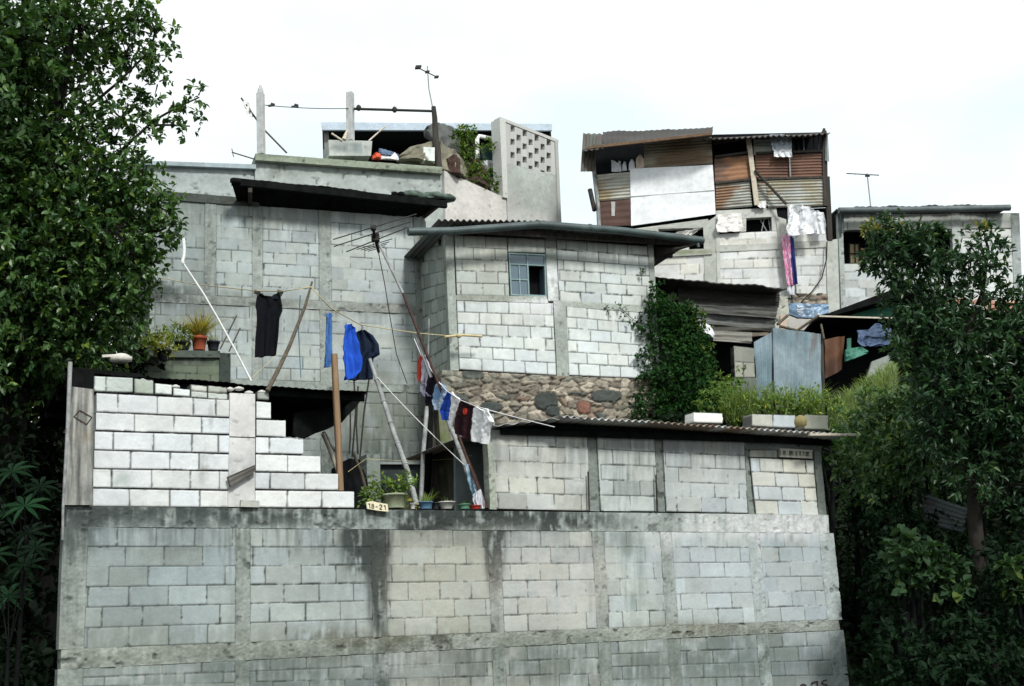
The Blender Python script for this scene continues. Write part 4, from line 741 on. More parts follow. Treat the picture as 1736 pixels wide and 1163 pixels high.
tin(S2, [(1300, 305), (1396, 302), (1398, 349), (1302, 352)], 9, .014, (.36, .38, .36), (.28, .26, .19), 'tin_panel', w=.05, seed=28)
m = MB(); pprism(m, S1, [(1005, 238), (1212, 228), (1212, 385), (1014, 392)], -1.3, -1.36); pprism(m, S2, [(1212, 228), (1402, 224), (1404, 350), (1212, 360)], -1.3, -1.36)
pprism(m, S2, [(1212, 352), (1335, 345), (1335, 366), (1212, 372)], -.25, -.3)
m.build('inner_backing', M['shade_black'], sh)
m = MB()
tube(m, [S1(1005, 250, .05), S1(1007, 290, .05), S1(1014, 350, .05), S1(1016, 390, .05)], .045, 8); m.build('corner_post', M['bamboo'], sh)
m = MB(); bar(m, S2(1269, 236, .1), S2(1283, 348, .1), .1, .05, np.array([0, 1., 0])); m.build('pale_upright', M['pale'], sh)
m = MB(); bar(m, S2(1397, 222, .05), S2(1399, 350, .05), .09, .08, np.array([0, 1., 0])); m.build('dark_upright', M['darkwood'], sh)
m = MB(); bar(m, S2(1402, 300, .0), S2(1407, 408, .0), .1, .08, np.array([0, 1., 0])); m.build('dark_upright', M['darkwood'], sh)
for a, b in (((1212, 266), (1272, 258)), ((1282, 260), (1394, 256)), ((1213, 311), (1275, 304)), ((1282, 304), (1396, 301)), ((1212, 243), (1270, 233)), ((1275, 232), (1400, 227))):
    m = MB(); bar(m, S2(*a, .06), S2(*b, .06), .05, .05, np.array([0, 1., 0])); m.build('batten', M['darkwood'], sh)
m = MB(); bar(m, S2(1338, 262, .07), S2(1340, 300, .07), .03, .03, np.array([0, 1., 0])); m.build('thin_upright', M['bamboo'], sh)
m = MB(); tube(m, [S2(1280, 289, .15), S2(1333, 346, .3)], .03, 7); m.build('brace', M['darkwood'], sh)
m = MB(); tube(m, [S1(1000, 321, .1), S1(1008, 357, .12)], .05, 8); tube(m, [S1(1008, 345, .1), S1(1010, 352, .2), S1(1008, 358, .1)], .02, 6); m.build('side_bracket', M['darkmetal'], sh)
for k in range(7):
    if k in (3,): continue
    m = MB(); x = 1345+k*8.5; bar(m, S2(x, 231, -.02), S2(x+1, 256, -.02), .02, .02, np.array([0, 1., 0])); m.build('window_bar', M['bamboo'] if k in (2, 5) else M['darkmetal'], sh)
# roof sheets
m = MB(); a = S1(988, 252, .6); b = S1(1208, 227, .5); bk = -S1.N*1.6+Z*.84
corr(m, S1(1024, 250, .6), b, S1(1209, 215, -.9), S1(1022, 225, -.9), 20, .006, (.026, .023, .02), nv=6, th=.012, warp=.07, seed=31, col2=(.02, .015, .012)); m.build('roof_sheet', M['sheet'], sh)
m = MB(); corr(m, S1(989, 256, .62), S1(1027, 250, .58), S1(1026, 228, -.9), S1(989, 226, -.9), 4, .012, (.05, .05, .045), nv=6, th=.012, warp=.05, seed=32, col2=(.06, .035, .025)); m.build('roof_sheet', M['sheet'], sh)
m = MB(); corr(m, S1(989, 227, .5), S1(1012, 232, .15), S1(1008, 291, .15), S1(985, 291, .5), 4, .014, (.11, .115, .1), nv=6, th=.01, warp=.03, seed=33, col2=(.08, .065, .05)); m.build('side_flap', M['sheet'], sh)
m = MB(); bar(m, S1(995, 251, .66), S1(1207, 227, .56), .05, .06); m.build('eaves_batten', mat('rust_batten', (.15, .095, .06), .9, v=.3), sh)
m = MB(); corr(m, S2(1196, 236, .5), S2(1408, 226, .4), S2(1408, 226, .4)-S2.N*2.0+Z*.72, S2(1196, 236, .5)-S2.N*2.0+Z*.78, 22, .018, (.06, .058, .055), nv=5, th=.014, warp=.02, seed=34, col2=(.09, .07, .06)); m.build('roof_sheet', M['sheet'], sh)
m = MB(); bar(m, S2(1396, 232, .3), S2(1397, 218, .3), .05, .05, np.array([0, 1., 0])); m.build('roof_stub', M['darkwood'], sh)
tin(S2, [(1400, 226), (1404, 226), (1406, 275), (1399, 272)], 1, .02, (.25, .3, .3), None, 'edge_flap', False, w=.12, seed=37)
# lower block storey of the shack
SS = [(1085, 440, 60, 20, .3, (.4, .4, .36)), (1150, 427, 60, 4, .9, (.2, .22, .13)), (1215, 420, 14, 60, .3, (.4, .41, .38)), (1320, 430, 16, 60, .6, (.3, .3, .28)), (1260, 412, 80, 6, .4, (.4, .38, .35)), (1400, 470, 40, 60, .35, (.33, .34, .32))]
m = MB()
panel(m, S1, [(1100, 434), (1207, 428), (1208, 500), (1100, 500)], 'block', rows=4, res=.022, seed=340, base=(.66, .62, .6), var=.06, flush=.4, stains=SS, jk=.5, jw=.009, drk=.05)
panel(m, S2, [(1217, 397), (1330, 390), (1333, 414), (1218, 418)], 'block', rows=2, res=.022, seed=341, base=(.68, .64, .61), var=.06, flush=.3, stains=SS, jk=.5, jw=.009, drk=.05)
panel(m, S2, [(1218, 424), (1325, 420), (1330, 505), (1220, 505)], 'block', rows=5, res=.022, seed=342, base=(.68, .65, .64), var=.06, flush=.35, stains=SS, jk=.5, jw=.009, drk=.05)
panel(m, S2, [(1344, 390), (1400, 392), (1402, 409), (1345, 411)], 'block', rows=1, res=.022, seed=343, base=(.7, .67, .66), var=.06, flush=.3, stains=SS, jk=.5)
panel(m, S2, [(1345, 418), (1400, 417), (1402, 500), (1350, 500)], 'block', rows=5, res=.022, seed=344, base=(.66, .64, .63), var=.06, flush=.25, stains=SS, jk=.5, jw=.009, drk=.05); m.build('block_panel', M['masonry'], sh)
m = MB()
panel(m, S1, [(1065, 389), (1200, 371), (1202, 384), (1190, 386)], 'plaster', w=.01, res=.025, seed=345, base=(.5, .48, .45)); panel(m, S1, [(1112, 404), (1165, 401), (1167, 423), (1112, 428)], 'plaster', w=-.03, res=.025, seed=346, base=(.6, .58, .55))
panel(m, S1, [(1060, 392), (1116, 384), (1114, 432), (1060, 440)], 'plaster', w=.02, res=.025, seed=350, base=(.52, .5, .46))
panel(m, S1, [(1100, 426), (1206, 421), (1207, 431), (1100, 437)], 'plaster', w=.04, res=.025, seed=347, base=(.42, .41, .36), stains=SS); m.build('rendered_band', M['plaster'], sh)
for k, (pl, q) in enumerate([(S1, [(1192, 380), (1214, 366), (1218, 505), (1196, 505)]), (S2, [(1213, 366), (1219, 366), (1222, 505), (1217, 505)]), (S2, [(1315, 366), (1333, 372), (1341, 505), (1330, 505)]), (S2, [(1400, 408), (1420, 405), (1424, 540), (1404, 540)])]):
    m = MB(); panel(m, pl, q, 'plaster', w=.015, res=.025, seed=351+k, base=(.5, .49, .46), rough=.008, stains=SS); m.build('column', M['plaster'], sh)
m = MB(); panel(m, S2, [(1214, 416), (1400, 409), (1402, 419), (1214, 427)], 'plaster', w=.02, res=.025, seed=356, base=(.48, .47, .44), stains=SS); panel(m, S2, [(1214, 357), (1316, 352), (1318, 367), (1214, 372)], 'plaster', w=.005, res=.025, seed=357, base=(.5, .48, .46)); panel(m, S2, [(1342, 498), (1403, 498), (1404, 516), (1346, 516)], 'stone', w=.03, res=.025, seed=358); m.build('tie_beam', M['plaster'], sh)
m = MB(); panel(m, S2, [(1255, 366), (1265, 366), (1265, 392), (1256, 393)], 'plaster', w=.0, res=.03, seed=359, base=(.5, .48, .46)); m.build('window_jamb', M['plaster'], sh)
m = MB(); panel(m, S2, [(1308, 364), (1318, 364), (1320, 392), (1309, 391)], 'plaster', w=.0, res=.03, seed=360, base=(.5, .48, .46)); m.build('window_jamb', M['plaster'], sh)
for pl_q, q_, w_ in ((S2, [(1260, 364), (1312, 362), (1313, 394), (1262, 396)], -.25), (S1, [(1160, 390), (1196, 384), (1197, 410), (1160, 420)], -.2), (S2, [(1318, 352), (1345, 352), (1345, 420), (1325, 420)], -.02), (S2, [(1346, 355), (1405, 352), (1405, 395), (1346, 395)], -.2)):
    m = MB(); pprism(m, pl_q, q_, w_, w_-.05); m.build('dark_opening', M['shade_black'], sh)
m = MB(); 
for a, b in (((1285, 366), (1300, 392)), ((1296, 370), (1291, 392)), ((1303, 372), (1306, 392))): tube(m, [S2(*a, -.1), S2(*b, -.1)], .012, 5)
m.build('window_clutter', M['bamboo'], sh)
m = MB(); pprism(m, S1, [(1060, 388), (1211, 368), (1214, 500), (1060, 500)], -1.5, -1.6); pprism(m, S2, [(1212, 368), (1404, 352), (1404, 505), (1214, 505)], -1.5, -1.6); m.build('rear_partition', M['shade_black'], sh)
m = MB(); pprism(m, S2, [(1226, 505), (1404, 505), (1404, 560), (1226, 560)], -.05, -.3, (.5, .48, .45)); m.build('plinth', M['plaster'], sh)
def cloth(mb, rows, pl, w, folds=5, amp=.03, th=.02, col=(1, 1, 1), nu=36, nv=48, seed=0, col2=None, pat=None, w1=None):
    """garment from left/right edge points listed top to bottom, with hanging folds"""
    k = np.linspace(0, 1, len(rows)); T_ = np.linspace(0, 1, nv); R_ = np.array(rows, float)
    E = np.stack([np.interp(T_, k, R_[:, c]) for c in range(4)], 1); G = np.zeros((nu, nv, 3))
    for i in range(nu):
        s = i/(nu-1)
        for j in range(nv):
            x = E[j, 0]*(1-s)+E[j, 2]*s; y = E[j, 1]*(1-s)+E[j, 3]*s; ww = w if w1 is None else w*(1-s)+w1*s
            G[i, j] = pl(x, y, ww)
    S_ = np.linspace(0, 1, nu)[:, None]; Q = T_[None, :]
    d = amp*np.sin(S_*folds*6.28+seed+1.3*np.sin(Q*2.5+seed))*(.35+.65*Q)+amp*1.3*(fbm(S_*4+seed, Q*4+seed, seed, 3)-.5)+amp*1.2*np.abs(fbm(S_*7+Q*3+seed, Q*6-S_*2, seed+6, 3)-.5)
    G = G+pl.N*d[..., None]; c = np.broadcast_to(np.asarray(col, float), G.shape).copy()
    if col2 is not None:
        mk = pat(S_+0*Q, Q+0*S_)[..., None]; c = c*(1-mk)+np.asarray(col2)*mk
    c = c*(.92+.16*fbm(S_*5, Q*5, seed+3, 3))[..., None]
    solid_grid(mb, G, -pl.N*th, c); return mb
def garment(name, rows, pl, w, label, cat, mt='cloth', group=None, parent=None, **k):
    m = MB(); cloth(m, rows, pl, w, **k); o = m.build(name, M[mt], parent)
    if parent is None: lab(o, label, cat, group)
    return o
for k, (x0, x1, y0, y1, lb) in enumerate(((1037, 1044, 272, 292, 'leftmost small white garment hung in the shack opening, with a forked top'), (1047, 1053, 273, 291, 'narrow white garment close beside the forked-top one in the shack opening'), (1055, 1062, 274, 290, 'white garment hung low in the middle of the row in the shack opening'), (1066, 1076, 270, 289, 'white garment overlapping the grey wall end in the shack opening'), (1078, 1091, 262, 285, 'highest peach-tinged white garment in the shack opening, next to the tin panel'))):
    if k == 0: garment('hung_laundry', [(1036, 271, 1041, 272), (1037, 279, 1051, 279), (1037, 291, 1053, 291)], S1, .02, lb, 'garment', group='white garments in the shack opening', col=(.72, .74, .8), amp=.02, nu=10, nv=8, seed=k)
    else: garment('hung_laundry', [((x0+x1)/2-1, y0, (x0+x1)/2+2, y0), (x0, y0+8, x1, y0+7), (x0, y1, x1+1, y1-1)], S1, .02, lb, 'garment', group='white garments in the shack opening', col=(.7, .72, .77) if k < 4 else (.66, .55, .47), amp=.02, nu=10, nv=8, seed=k)
garment('plastic_sheet', [(1305, 228, 1341, 229), (1307, 245, 1342, 245), (1310, 256, 1342, 256)], S2, .16, 'wrinkled grey-blue plastic sheet hanging from the shack eaves', 'plastic sheet', mt='sheet', col=(.3, .36, .42), col2=(.62, .66, .7), pat=lambda s, t: sstep(.82, .9, t)+(fbm(s*9+t*9, t*3, 4, 3) > .58)*.5, folds=2, amp=.03)
garment('plastic_sheet', [(1312, 254, 1341, 254), (1312, 266, 1343, 266)], S2, .18, 'torn clear lower strip of plastic under the grey-blue sheet on the shack', 'plastic sheet', mt='plastic', folds=3, amp=.03)
garment('plastic_bag', [(1336, 347, 1372, 350), (1337, 368, 1382, 360), (1331, 390, 1383, 392), (1335, 402, 1384, 396)], S2, .35, 'big milky clear plastic bag bulging over the white blocks below the shack', 'plastic bag', mt='plastic', folds=2, amp=.12)
garment('plastic_bag', [(1372, 356, 1396, 360), (1378, 375, 1399, 378), (1384, 398, 1399, 396)], S2, .2, 'small bluish plastic beside the big milky bag', 'plastic bag', mt='plastic', folds=2, amp=.06)
garment('white_sheet', [(1216, 364, 1256, 361), (1217, 376, 1258, 374), (1213, 383, 1259, 385), (1216, 394, 1256, 392)], S2, .1, 'white cloth covering the wall left of the dark shack window', 'sheet', col=(.74, .72, .7), folds=2, amp=.03)
garment('white_rag', [(1282, 343, 1298, 340), (1284, 349, 1299, 347), (1287, 352, 1298, 353)], S2, .1, 'small white rag tied at the foot of the pale upright', 'rag', col=(.75, .75, .76), folds=2, amp=.03, nu=8, nv=6)
garment('white_bundle', [(1120, 400, 1190, 386), (1122, 410, 1178, 392), (1120, 418, 1172, 400)], S1, .0, 'white wrapped bundles filling the ledge below the white boards', 'bundle', col=(.7, .68, .66), folds=5, amp=.07)
garment('pink_towel', [(1325, 400, 1339, 396), (1327, 430, 1341, 430), (1331, 460, 1345, 458), (1334, 484, 1346, 483)], S2, .18, 'pink patterned towel hanging beside a dark blue one', 'towel', col=(.5, .17, .3), col2=(.62, .5, .58), pat=lambda s, t: (fbm(s*10, t*22, 3, 2) > .52)*.7*(t < .95), folds=1.5, amp=.03)
garment('blue_towel', [(1334, 395, 1345, 397), (1338, 430, 1348, 430), (1343, 460, 1351, 460), (1346, 482, 1353, 481)], S2, .17, 'long dark blue towel hanging beside the pink patterned one', 'towel', col=(.03, .04, .16), folds=1.5, amp=.03)
garment('white_shoes', [(1336, 484, 1347, 483), (1334, 492, 1348, 490), (1338, 499, 1348, 500)], S2, .15, 'white striped cloth dangling under the pink towel', 'cloth', col=(.66, .67, .7), col2=(.2, .22, .28), pat=lambda s, t: (np.sin(s*14) > .4)*.8, nu=10, nv=8)
m = MB(); tube(m, [S2(1402, 410, .1), S2(1401, 440, .12), S2(1393, 472, .12), S2(1376, 495, .12), S2(1358, 512, .1)], .014, 6); lab(m.build('hanging_cable', M['wire']), 'dark cable drooping down the white blocks right of the blue towel', 'cable')
# ================================================================ right block house
rbh = thing('gutter_block_house', RB(1580, 520)*[1, 1, 0]+Z*8, 'grey block house with a long pale gutter, half hidden behind the glossy tree', 'house')
SRB = [(1450, 360, 40, 16, .4, (.2, .21, .2)), (1640, 372, 80, 12, .6, (.14, .15, .13)), (1725, 370, 14, 30, .8, (.08, .09, .08)), (1730, 440, 14, 80, .4, (.2, .22, .22)), (1500, 470, 80, 30, .2, (.3, .31, .3))]
m = MB()
panel(m, RB, [(1426, 363), (1715, 361), (1716, 387), (1428, 390)], 'block', rows=2, res=.026, seed=370, base=(.38, .38, .36), var=.1, flush=.3, stains=SRB)
panel(m, RB, [(1427, 447), (1626, 444), (1630, 560), (1432, 560)], 'block', rows=8, res=.026, seed=371, base=(.56, .56, .57), var=.06, flush=.35, stains=SRB, jk=.6)
panel(m, RB, [(1626, 389), (1716, 388), (1724, 560), (1630, 560)], 'block', rows=12, res=.026, seed=372, base=(.58, .57, .57), var=.06, flush=.3, stains=SRB, jk=.6); m.build('block_panel', M['masonry'], rbh)
for k, (a, b) in enumerate(((1420, 1428), (1613, 1627), (1714, 1728))):
    m = MB(); panel(m, RB, [(a, 361), (b, 361), (b+8, 560), (a+8, 560)], 'conc', w=.015, res=.026, seed=376+k, base=(.42, .43, .42) if k < 2 else (.36, .38, .38), rough=.01, stains=SRB); m.build('column', M['conc'], rbh)
m = MB(); pprism(m, RB, [(1424, 386), (1618, 384), (1620, 450), (1426, 452)], -.9, -.95); m.build('dark_room', M['shade_black'], rbh)
m = MB(); pprism(m, RB, [(1430, 455), (1722, 455), (1728, 560), (1434, 560)], -.25, -2.5, (.3, .3, .3)); m.build('rear_mass', M['plaster'], rbh)
m = MB(); pprism(m, RB, [(1440, 414), (1456, 414), (1457, 445), (1441, 445)], -.85, -.89, (.75, .62, .36)); pprism(m, RB, [(1460, 420), (1474, 424), (1475, 446), (1461, 446)], -.85, -.89, (.6, .42, .2)); m.build('far_window', M['plaster'], rbh)
m = MB()
for x in (1440, 1449, 1456): bar(m, RB(x, 412, -.8), RB(x+1, 446, -.8), .03, .03, np.array([0, 1., 0]))
bar(m, RB(1440, 430, -.8), RB(1457, 430, -.8), .03, .03); m.build('window_bar', M['darkmetal'], rbh)
m = MB(); tube(m, [RB(1422, 357, .3), RB(1520, 356, .3), RB(1606, 354.5, .3), RB(1712, 352, .3)], .075, 12); tube(m, [RB(1604, 354.5, .3), RB(1609, 354.5, .3)], .083, 12); m.build('gutter', mat('zinc_gutter', (.085, .105, .11), .55, .0, v=.35, scale=4), rbh)
m = MB(); a = RB(1418, 352, .2); b = RB(1708, 348, .2); corr(m, a, b, b-RB.N*3+Z*.02, a-RB.N*3+Z*.02, 26, .007, (.03, .03, .028), nv=4, th=.03, warp=.07, seed=41, col2=(.05, .045, .04)); m.build('roof_sheet', M['sheet'], rbh)
m = MB(); tube(m, [RB(1427, 362, .12), RB(1428, 395, .1)], .04, 8); m.build('downpipe', M['gutter'], rbh)
ae = thing('roof_aerial', RB(1476, 348, -.6), 'slim aerial with a level crossbar on the roof of the gutter house', 'aerial')
m = MB(); tube(m, [RB(1476, 350, -.6), RB(1470, 294, -.6)], .014, 6); m.build('mast', M['alu'], ae)
m = MB(); tube(m, [RB(1435, 294, -.6), RB(1490, 297, -.6)], .012, 6)
for x in (1440, 1450, 1462, 1478, 1488): tube(m, [RB(x, 294.5+(x-1435)*.05, -.75), RB(x, 295+(x-1435)*.05, -.4)], .008, 5)
tube(m, [RB(1467, 298, -.6), RB(1474, 298, -.6)], .03, 6); m.build('crossbar', M['darkmetal'], ae)
# ================================================================ log shed and yard
L = Pl(1120, 480, 24.6, 17)
ls = thing('plank_shed', L(1225, 640), 'weathered black and grey plank shed under a sagging dark roof', 'shed')
for k, (a, b, ya, yb, yc, yd, c) in enumerate([(1124, 1322, 474, 492, 484, 501, (.07, .065, .058)), (1150, 1322, 484, 500, 514, 521, (.055, .052, .048)), (1174, 1318, 512, 519, 530, 540, (.14, .14, .13)), (1180, 1316, 531, 540, 548, 558, (.2, .205, .2)), (1190, 1308, 549, 558, 562, 561, (.12, .115, .1)), (1206, 1276, 560, 563, 578, 582, (.3, .29, .26)), (1275, 1305, 563, 562, 570, 568, (.25, .21, .17))]):
    m = MB(); panel(m, L, [(a, ya), (b, yb), (b-2, yd), (a, yc)], 'plank', w=.03*(k % 3), thick=.06, res=.02, seed=380+k, base=np.array(c)*.7, rough=.035); m.build('plank', M['wood'], ls)
m = MB(); a = L(1112, 471, .45); b = L(1334, 489, .45); bk = -L.N*1.5+Z*.0
corr(m, a, b, b+bk, a+bk, 16, .006, (.05, .045, .04), nv=6, th=.02, warp=.05, seed=42, col2=(.03, .028, .026)); m.build('roof_sheet', M['sheet'], ls)
m = MB(); pprism(m, L, [(1080, 485), (1320, 500), (1318, 560), (1290, 670), (1080, 690)], -.7, -.75); m.build('dark_room', M['shade_black'], ls)
m = MB(); panel(m, L, [(1244, 586), (1279, 590), (1280, 640), (1246, 640)], 'block', rows=2, res=.02, seed=390, base=(.34, .33, .29), w=.02, bw=.42, var=.1); panel(m, L, [(1242, 640), (1284, 640), (1288, 700), (1242, 700)], 'block', rows=2, res=.02, seed=391, base=(.13, .14, .12), w=.02); m.build('block_pier', M['masonry'], ls)
m = MB(); panel(m, L, [(1308, 506), (1336, 502), (1338, 562), (1312, 562)], 'conc', w=-.05, res=.02, seed=392, base=(.45, .43, .38), rough=.02); m.build('rendered_corner', M['conc'], ls)
heap('white_sack', L, [(1186, 549, 560), (1195, 548, 568), (1204, 552, 574), (1211, 566, 576)], .25, .12, M['bagplastic'], 'white sack wedged beside the creeper at the edge of the plank shed', 'sack', seed=21)
m = MB(); panel(m, L, [(1142, 491), (1155, 487), (1155, 509), (1128, 508)], 'plaster', w=-.3, thick=.04, res=.03, seed=393, base=(.6, .54, .4)); lab(m.build('cream_board', M['plaster']), 'cream board scrap showing above the creeper under the shed roof', 'board')
ZF = Pl(1318, 560, 22.6, 8)
zf = thing('zinc_fence', ZF(1330, 680), 'two blue-grey zinc sheets standing upright as a yard fence', 'fence')
m = MB(); corr(m, ZF(1278, 580, .02), ZF(1310, 562, .0), ZF(1310, 680, 0), ZF(1284, 680, .05), 4, .009, (.13, .19, .225), nv=24, th=.005, warp=.06, seed=43, col2=(.16, .215, .25)); m.build('zinc_sheet', M['sheet'], zf)
m = MB(); corr(m, ZF(1310, 556, .05), ZF(1391, 567, .0), ZF(1394, 690, 0), ZF(1313, 690, .05), 9, .009, (.145, .205, .24), nv=24, th=.005, warp=.05, seed=44, col2=(.19, .25, .285)); m.build('zinc_sheet', M['sheet'], zf)
m = MB(); bar(m, ZF(1309, 556, -.03), ZF(1311, 690, -.03), .06, .06, np.array([0, 1., 0])); m.build('post', M['darkwood'], zf)
m = MB(); bar(m, ZF(1392, 566, -.04), ZF(1396, 690, -.04), .06, .06, np.array([0, 1., 0])); m.build('post', M['darkwood'], zf)
heap('blue_tarp', S2, [(1337, 515, 532), (1352, 514, 540), (1380, 516, 541), (1405, 515, 530)], .5, .1, M['tarpblue'], 'crinkled pale blue tarp stuffed under the white block wall above the zinc sheets', 'tarp', seed=23)
m = MB(); panel(m, Pl(1322, 540, 23.4, 10), [(1323, 535), (1333, 534), (1334, 575), (1322, 575)], 'plaster', thick=.05, res=.03, base=(.55, .4, .32)); lab(m.build('pinkish_board', M['plaster']), 'narrow pinkish board upright above the zinc sheets', 'board')
m = MB(); tube(m, [P(1318, 550, 23), P(1335, 535, 23.2)], .025, 6); tube(m, [P(1352, 560, 23), P(1388, 535, 23)], .025, 6); tube(m, [P(1322, 553, 23), P(1350, 560, 23)], .025, 6); tube(m, [P(1392, 550, 22.8), P(1397, 575, 22.6)], .02, 6); lab(m.build('yard_sticks', M['stick']), 'tangle of bare sticks above the zinc sheets', 'sticks')
# lean-to with green boarding
GL = Pl(1385, 545, 24.0, 0)
gl = thing('green_lean_to', GL(1470, 640), 'lean-to with green boarding under a dark sloping roof', 'shed')
m = MB(); a = GL(1380, 540, .5); b = GL(1512, 491, .5); c2 = GL(1600, 500, .5)
prism(m, [a, b, c2, c2-Z*.05, b-Z*.16, a-Z*.05], -GL.N*2.0); m.build('roof', M['roofdark'], gl)
m = MB(); pprism(m, GL, [(1415, 534), (1500, 508), (1560, 505), (1560, 536), (1415, 539)], .05, .0); m.build('green_board', M['greenwall'], gl)
m = MB(); bar(m, GL(1383, 536, .55), GL(1522, 540, .55), .03, .03); m.build('pole', M['pale'], gl)
m = MB(); pprism(m, GL, [(1392, 540), (1580, 540), (1580, 660), (1392, 660)], -1.0, -1.05); m.build('dark_room', M['shade_black'], gl)
garment('blue_cloth', [(1453, 560, 1510, 556), (1455, 566, 1512, 565), (1453, 580, 1508, 584), (1460, 587, 1488, 587)], GL, .2, 'faded blue cloth hung on a line inside the green lean-to', 'cloth', col=(.11, .155, .26), folds=3, amp=.03)
garment('blue_cloth', [(1484, 548, 1490, 548), (1474, 557, 1504, 556), (1466, 570, 1511, 572)], GL, .24, 'peaked fold of blue cloth hooked up in the green lean-to', 'cloth', col=(.1, .14, .23), folds=1.5, amp=.02)
m = MB(); panel(m, GL, [(1402, 574), (1433, 568), (1433, 600), (1400, 628)], 'plaster', w=.5, thick=.1, res=.03); m = MB()
corr(m, GL(1400, 575, .5), GL(1434, 569, .35), GL(1430, 625, .35), GL(1404, 640, .5), 1, .05, (.06, .022, .01), nv=14, th=.01, warp=.06, seed=45, col2=(.1, .04, .016), seg=14); lab(m.build('rusty_sheet', M['sheet']), 'bent rust-brown metal sheet standing between zinc fence and lean-to', 'sheet')
heap('teal_tarp', GL, [(1434, 592, 612), (1445, 590, 610), (1460, 589, 604), (1472, 594, 598)], .45, .1, M['teal'], 'turquoise plastic sheet sagging under the blue cloth in the lean-to', 'tarp', seed=25)
m = MB(); panel(m, GL, [(1436, 574), (1443, 573), (1443, 592), (1436, 592)], 'plaster', w=.3, thick=.04, res=.03, base=(.06, .17, .13)); lab(m.build('green_board_scrap', M['plaster']), 'small upright green board beside the rust-brown sheet', 'board')
m = MB(); panel(m, GL, [(1478, 613), (1512, 600), (1516, 625), (1470, 640)], 'plaster', w=.8, thick=.1, res=.03, base=(.3, .31, .29), rough=.01); lab(m.build('concrete_slab', M['plaster']), 'grey concrete slab tilted in the weeds below the lean-to', 'slab')
m = MB(); corr(m, P(1560, 505, 24.5), P(1740, 512, 24.5), P(1740, 530, 23.6), P(1560, 520, 23.6), 20, .02, (.3, .13, .08), nv=4, th=.01, col2=(.4, .2, .12)); tl = thing('orange_tin_roof', P(1650, 560, 24.2), 'orange-red tin roof glimpsed through the glossy tree', 'roof'); m.build('sheet', M['sheet'], tl)
m = MB(); prism(m, [P(1570, 522, 24.4), P(1740, 530, 24.4), P(1740, 620, 24.4), P(1570, 620, 24.4)], np.array([0, .1, 0])); m.build('wall', M['shade_black'], tl)
m = MB()
for x in (1634, 1650, 1659): lathe(m, P(x, 528, 23.4), [(.05, 0), (.1, .04), (.1, .1), (.03, .13)], 10, (1, 1, 1), 1.4)
lab(m.build('white_bundle', M['bagplastic']), 'white plastic bundles glimpsed under the orange roof behind the tree', 'bundle')
# ================================================================ terrace of pots, poles, washing
def topz(x): return W(x, 863+(x-600)*.011, -.02)
def pot(name, x0, x1, y0, y1, mt, label, dpt=-.1, leafk=None, rim=1.06, tap=.8, group='pots on top of the retaining wall', soil='soil', sxk=1.0):
    a = W(x0, y1, dpt); b = W(x1, y1, dpt); t = W((x0+x1)/2, y0, dpt); base = (a+b)/2; r = np.linalg.norm(b-a)/2; h = t[2]-base[2]
    o = thing(name, base, label, 'plant pot', group); m = MB()
    lathe(m, base, [(r*tap, 0), (r*.97, h*.86), (r*rim, h*.87), (r*rim, h), (r*.9, h), (r*.88, h*.9)], 22); m.build('pot', M[mt], o)
    m = MB(); lathe(m, base+Z*h*.84, [(r*.9, 0), (r*.6, h*.12), (r*.1, h*.16)], 14); m.build('soil', M[soil], o)
    return o, base+Z*h, r
o, c, r = pot('planter_tub', 650, 689, 838, 862, 'greentub', 'wide olive green tub with leafy plants on the retaining wall')
m = MB(); plantmb(m, [(c+[dx, 0, dz], q, 1) for dx, dz, q in ((-.22, .02, .11), (-.2, .12, .08), (-.1, .06, .1), (0, .05, .1), (.1, .07, .1), (.14, .13, .07), (.05, .12, .08), (-.3, -.06, .07))], per=1500, ln=(.04, .08), c0=(.05, .1, .03), c1=(.16, .24, .06)); m.build('foliage', M['leaf_soft'], o)
o, c, r = pot('flower_pot', 695, 704, 853, 863, 'whitepot', 'small cream pot with a yellowish plant at the foot of the grey bamboo pole'); m = MB(); plantmb(m, [(c+[-.03, 0, .0], .06, 1)], per=4000, ln=(.03, .05), c0=(.2, .2, .04), c1=(.4, .35, .1)); m.build('foliage', M['leaf_soft'], o)
o, c, r = pot('flower_pot', 711, 733, 851, 863, 'bluepot', 'blue pot with a spiky green plant on the retaining wall'); m = MB(); fronds(m, c, 40, .19, .012, (.08, .14, .03), (.22, .28, .07), .8, .08); m.build('foliage', M['grass'], o)
o, c, r = pot('bowl_pot', 744, 770, 851, 863, 'whitepot', 'white bowl heaped with reddish soil on the retaining wall', soil='clay', tap=.62); m = MB(); fronds(m, c, 6, .1, .012, (.08, .14, .03), (.2, .25, .07), .6, .08); m.build('foliage', M['grass'], o)
o, c, r = pot('flower_pot', 778, 797, 855, 863, 'greenpot', 'small green pot with short shoots next to the red dish'); m = MB(); fronds(m, c-Z*.02, 10, .1, .012, (.08, .14, .03), (.2, .25, .07), .8, .1); m.build('foliage', M['grass'], o)
o, c, r = pot('red_dish', 798, 815, 857, 863, 'redpot', 'flat red dish at the foot of the leaning poles', -.05)
for n_, x0, x1, lb in (('black_pot', 733, 744, 'small black pot between the blue pot and the white bowl'),): pot(n_, x0, x1, 852, 863, 'blackpot', lb)
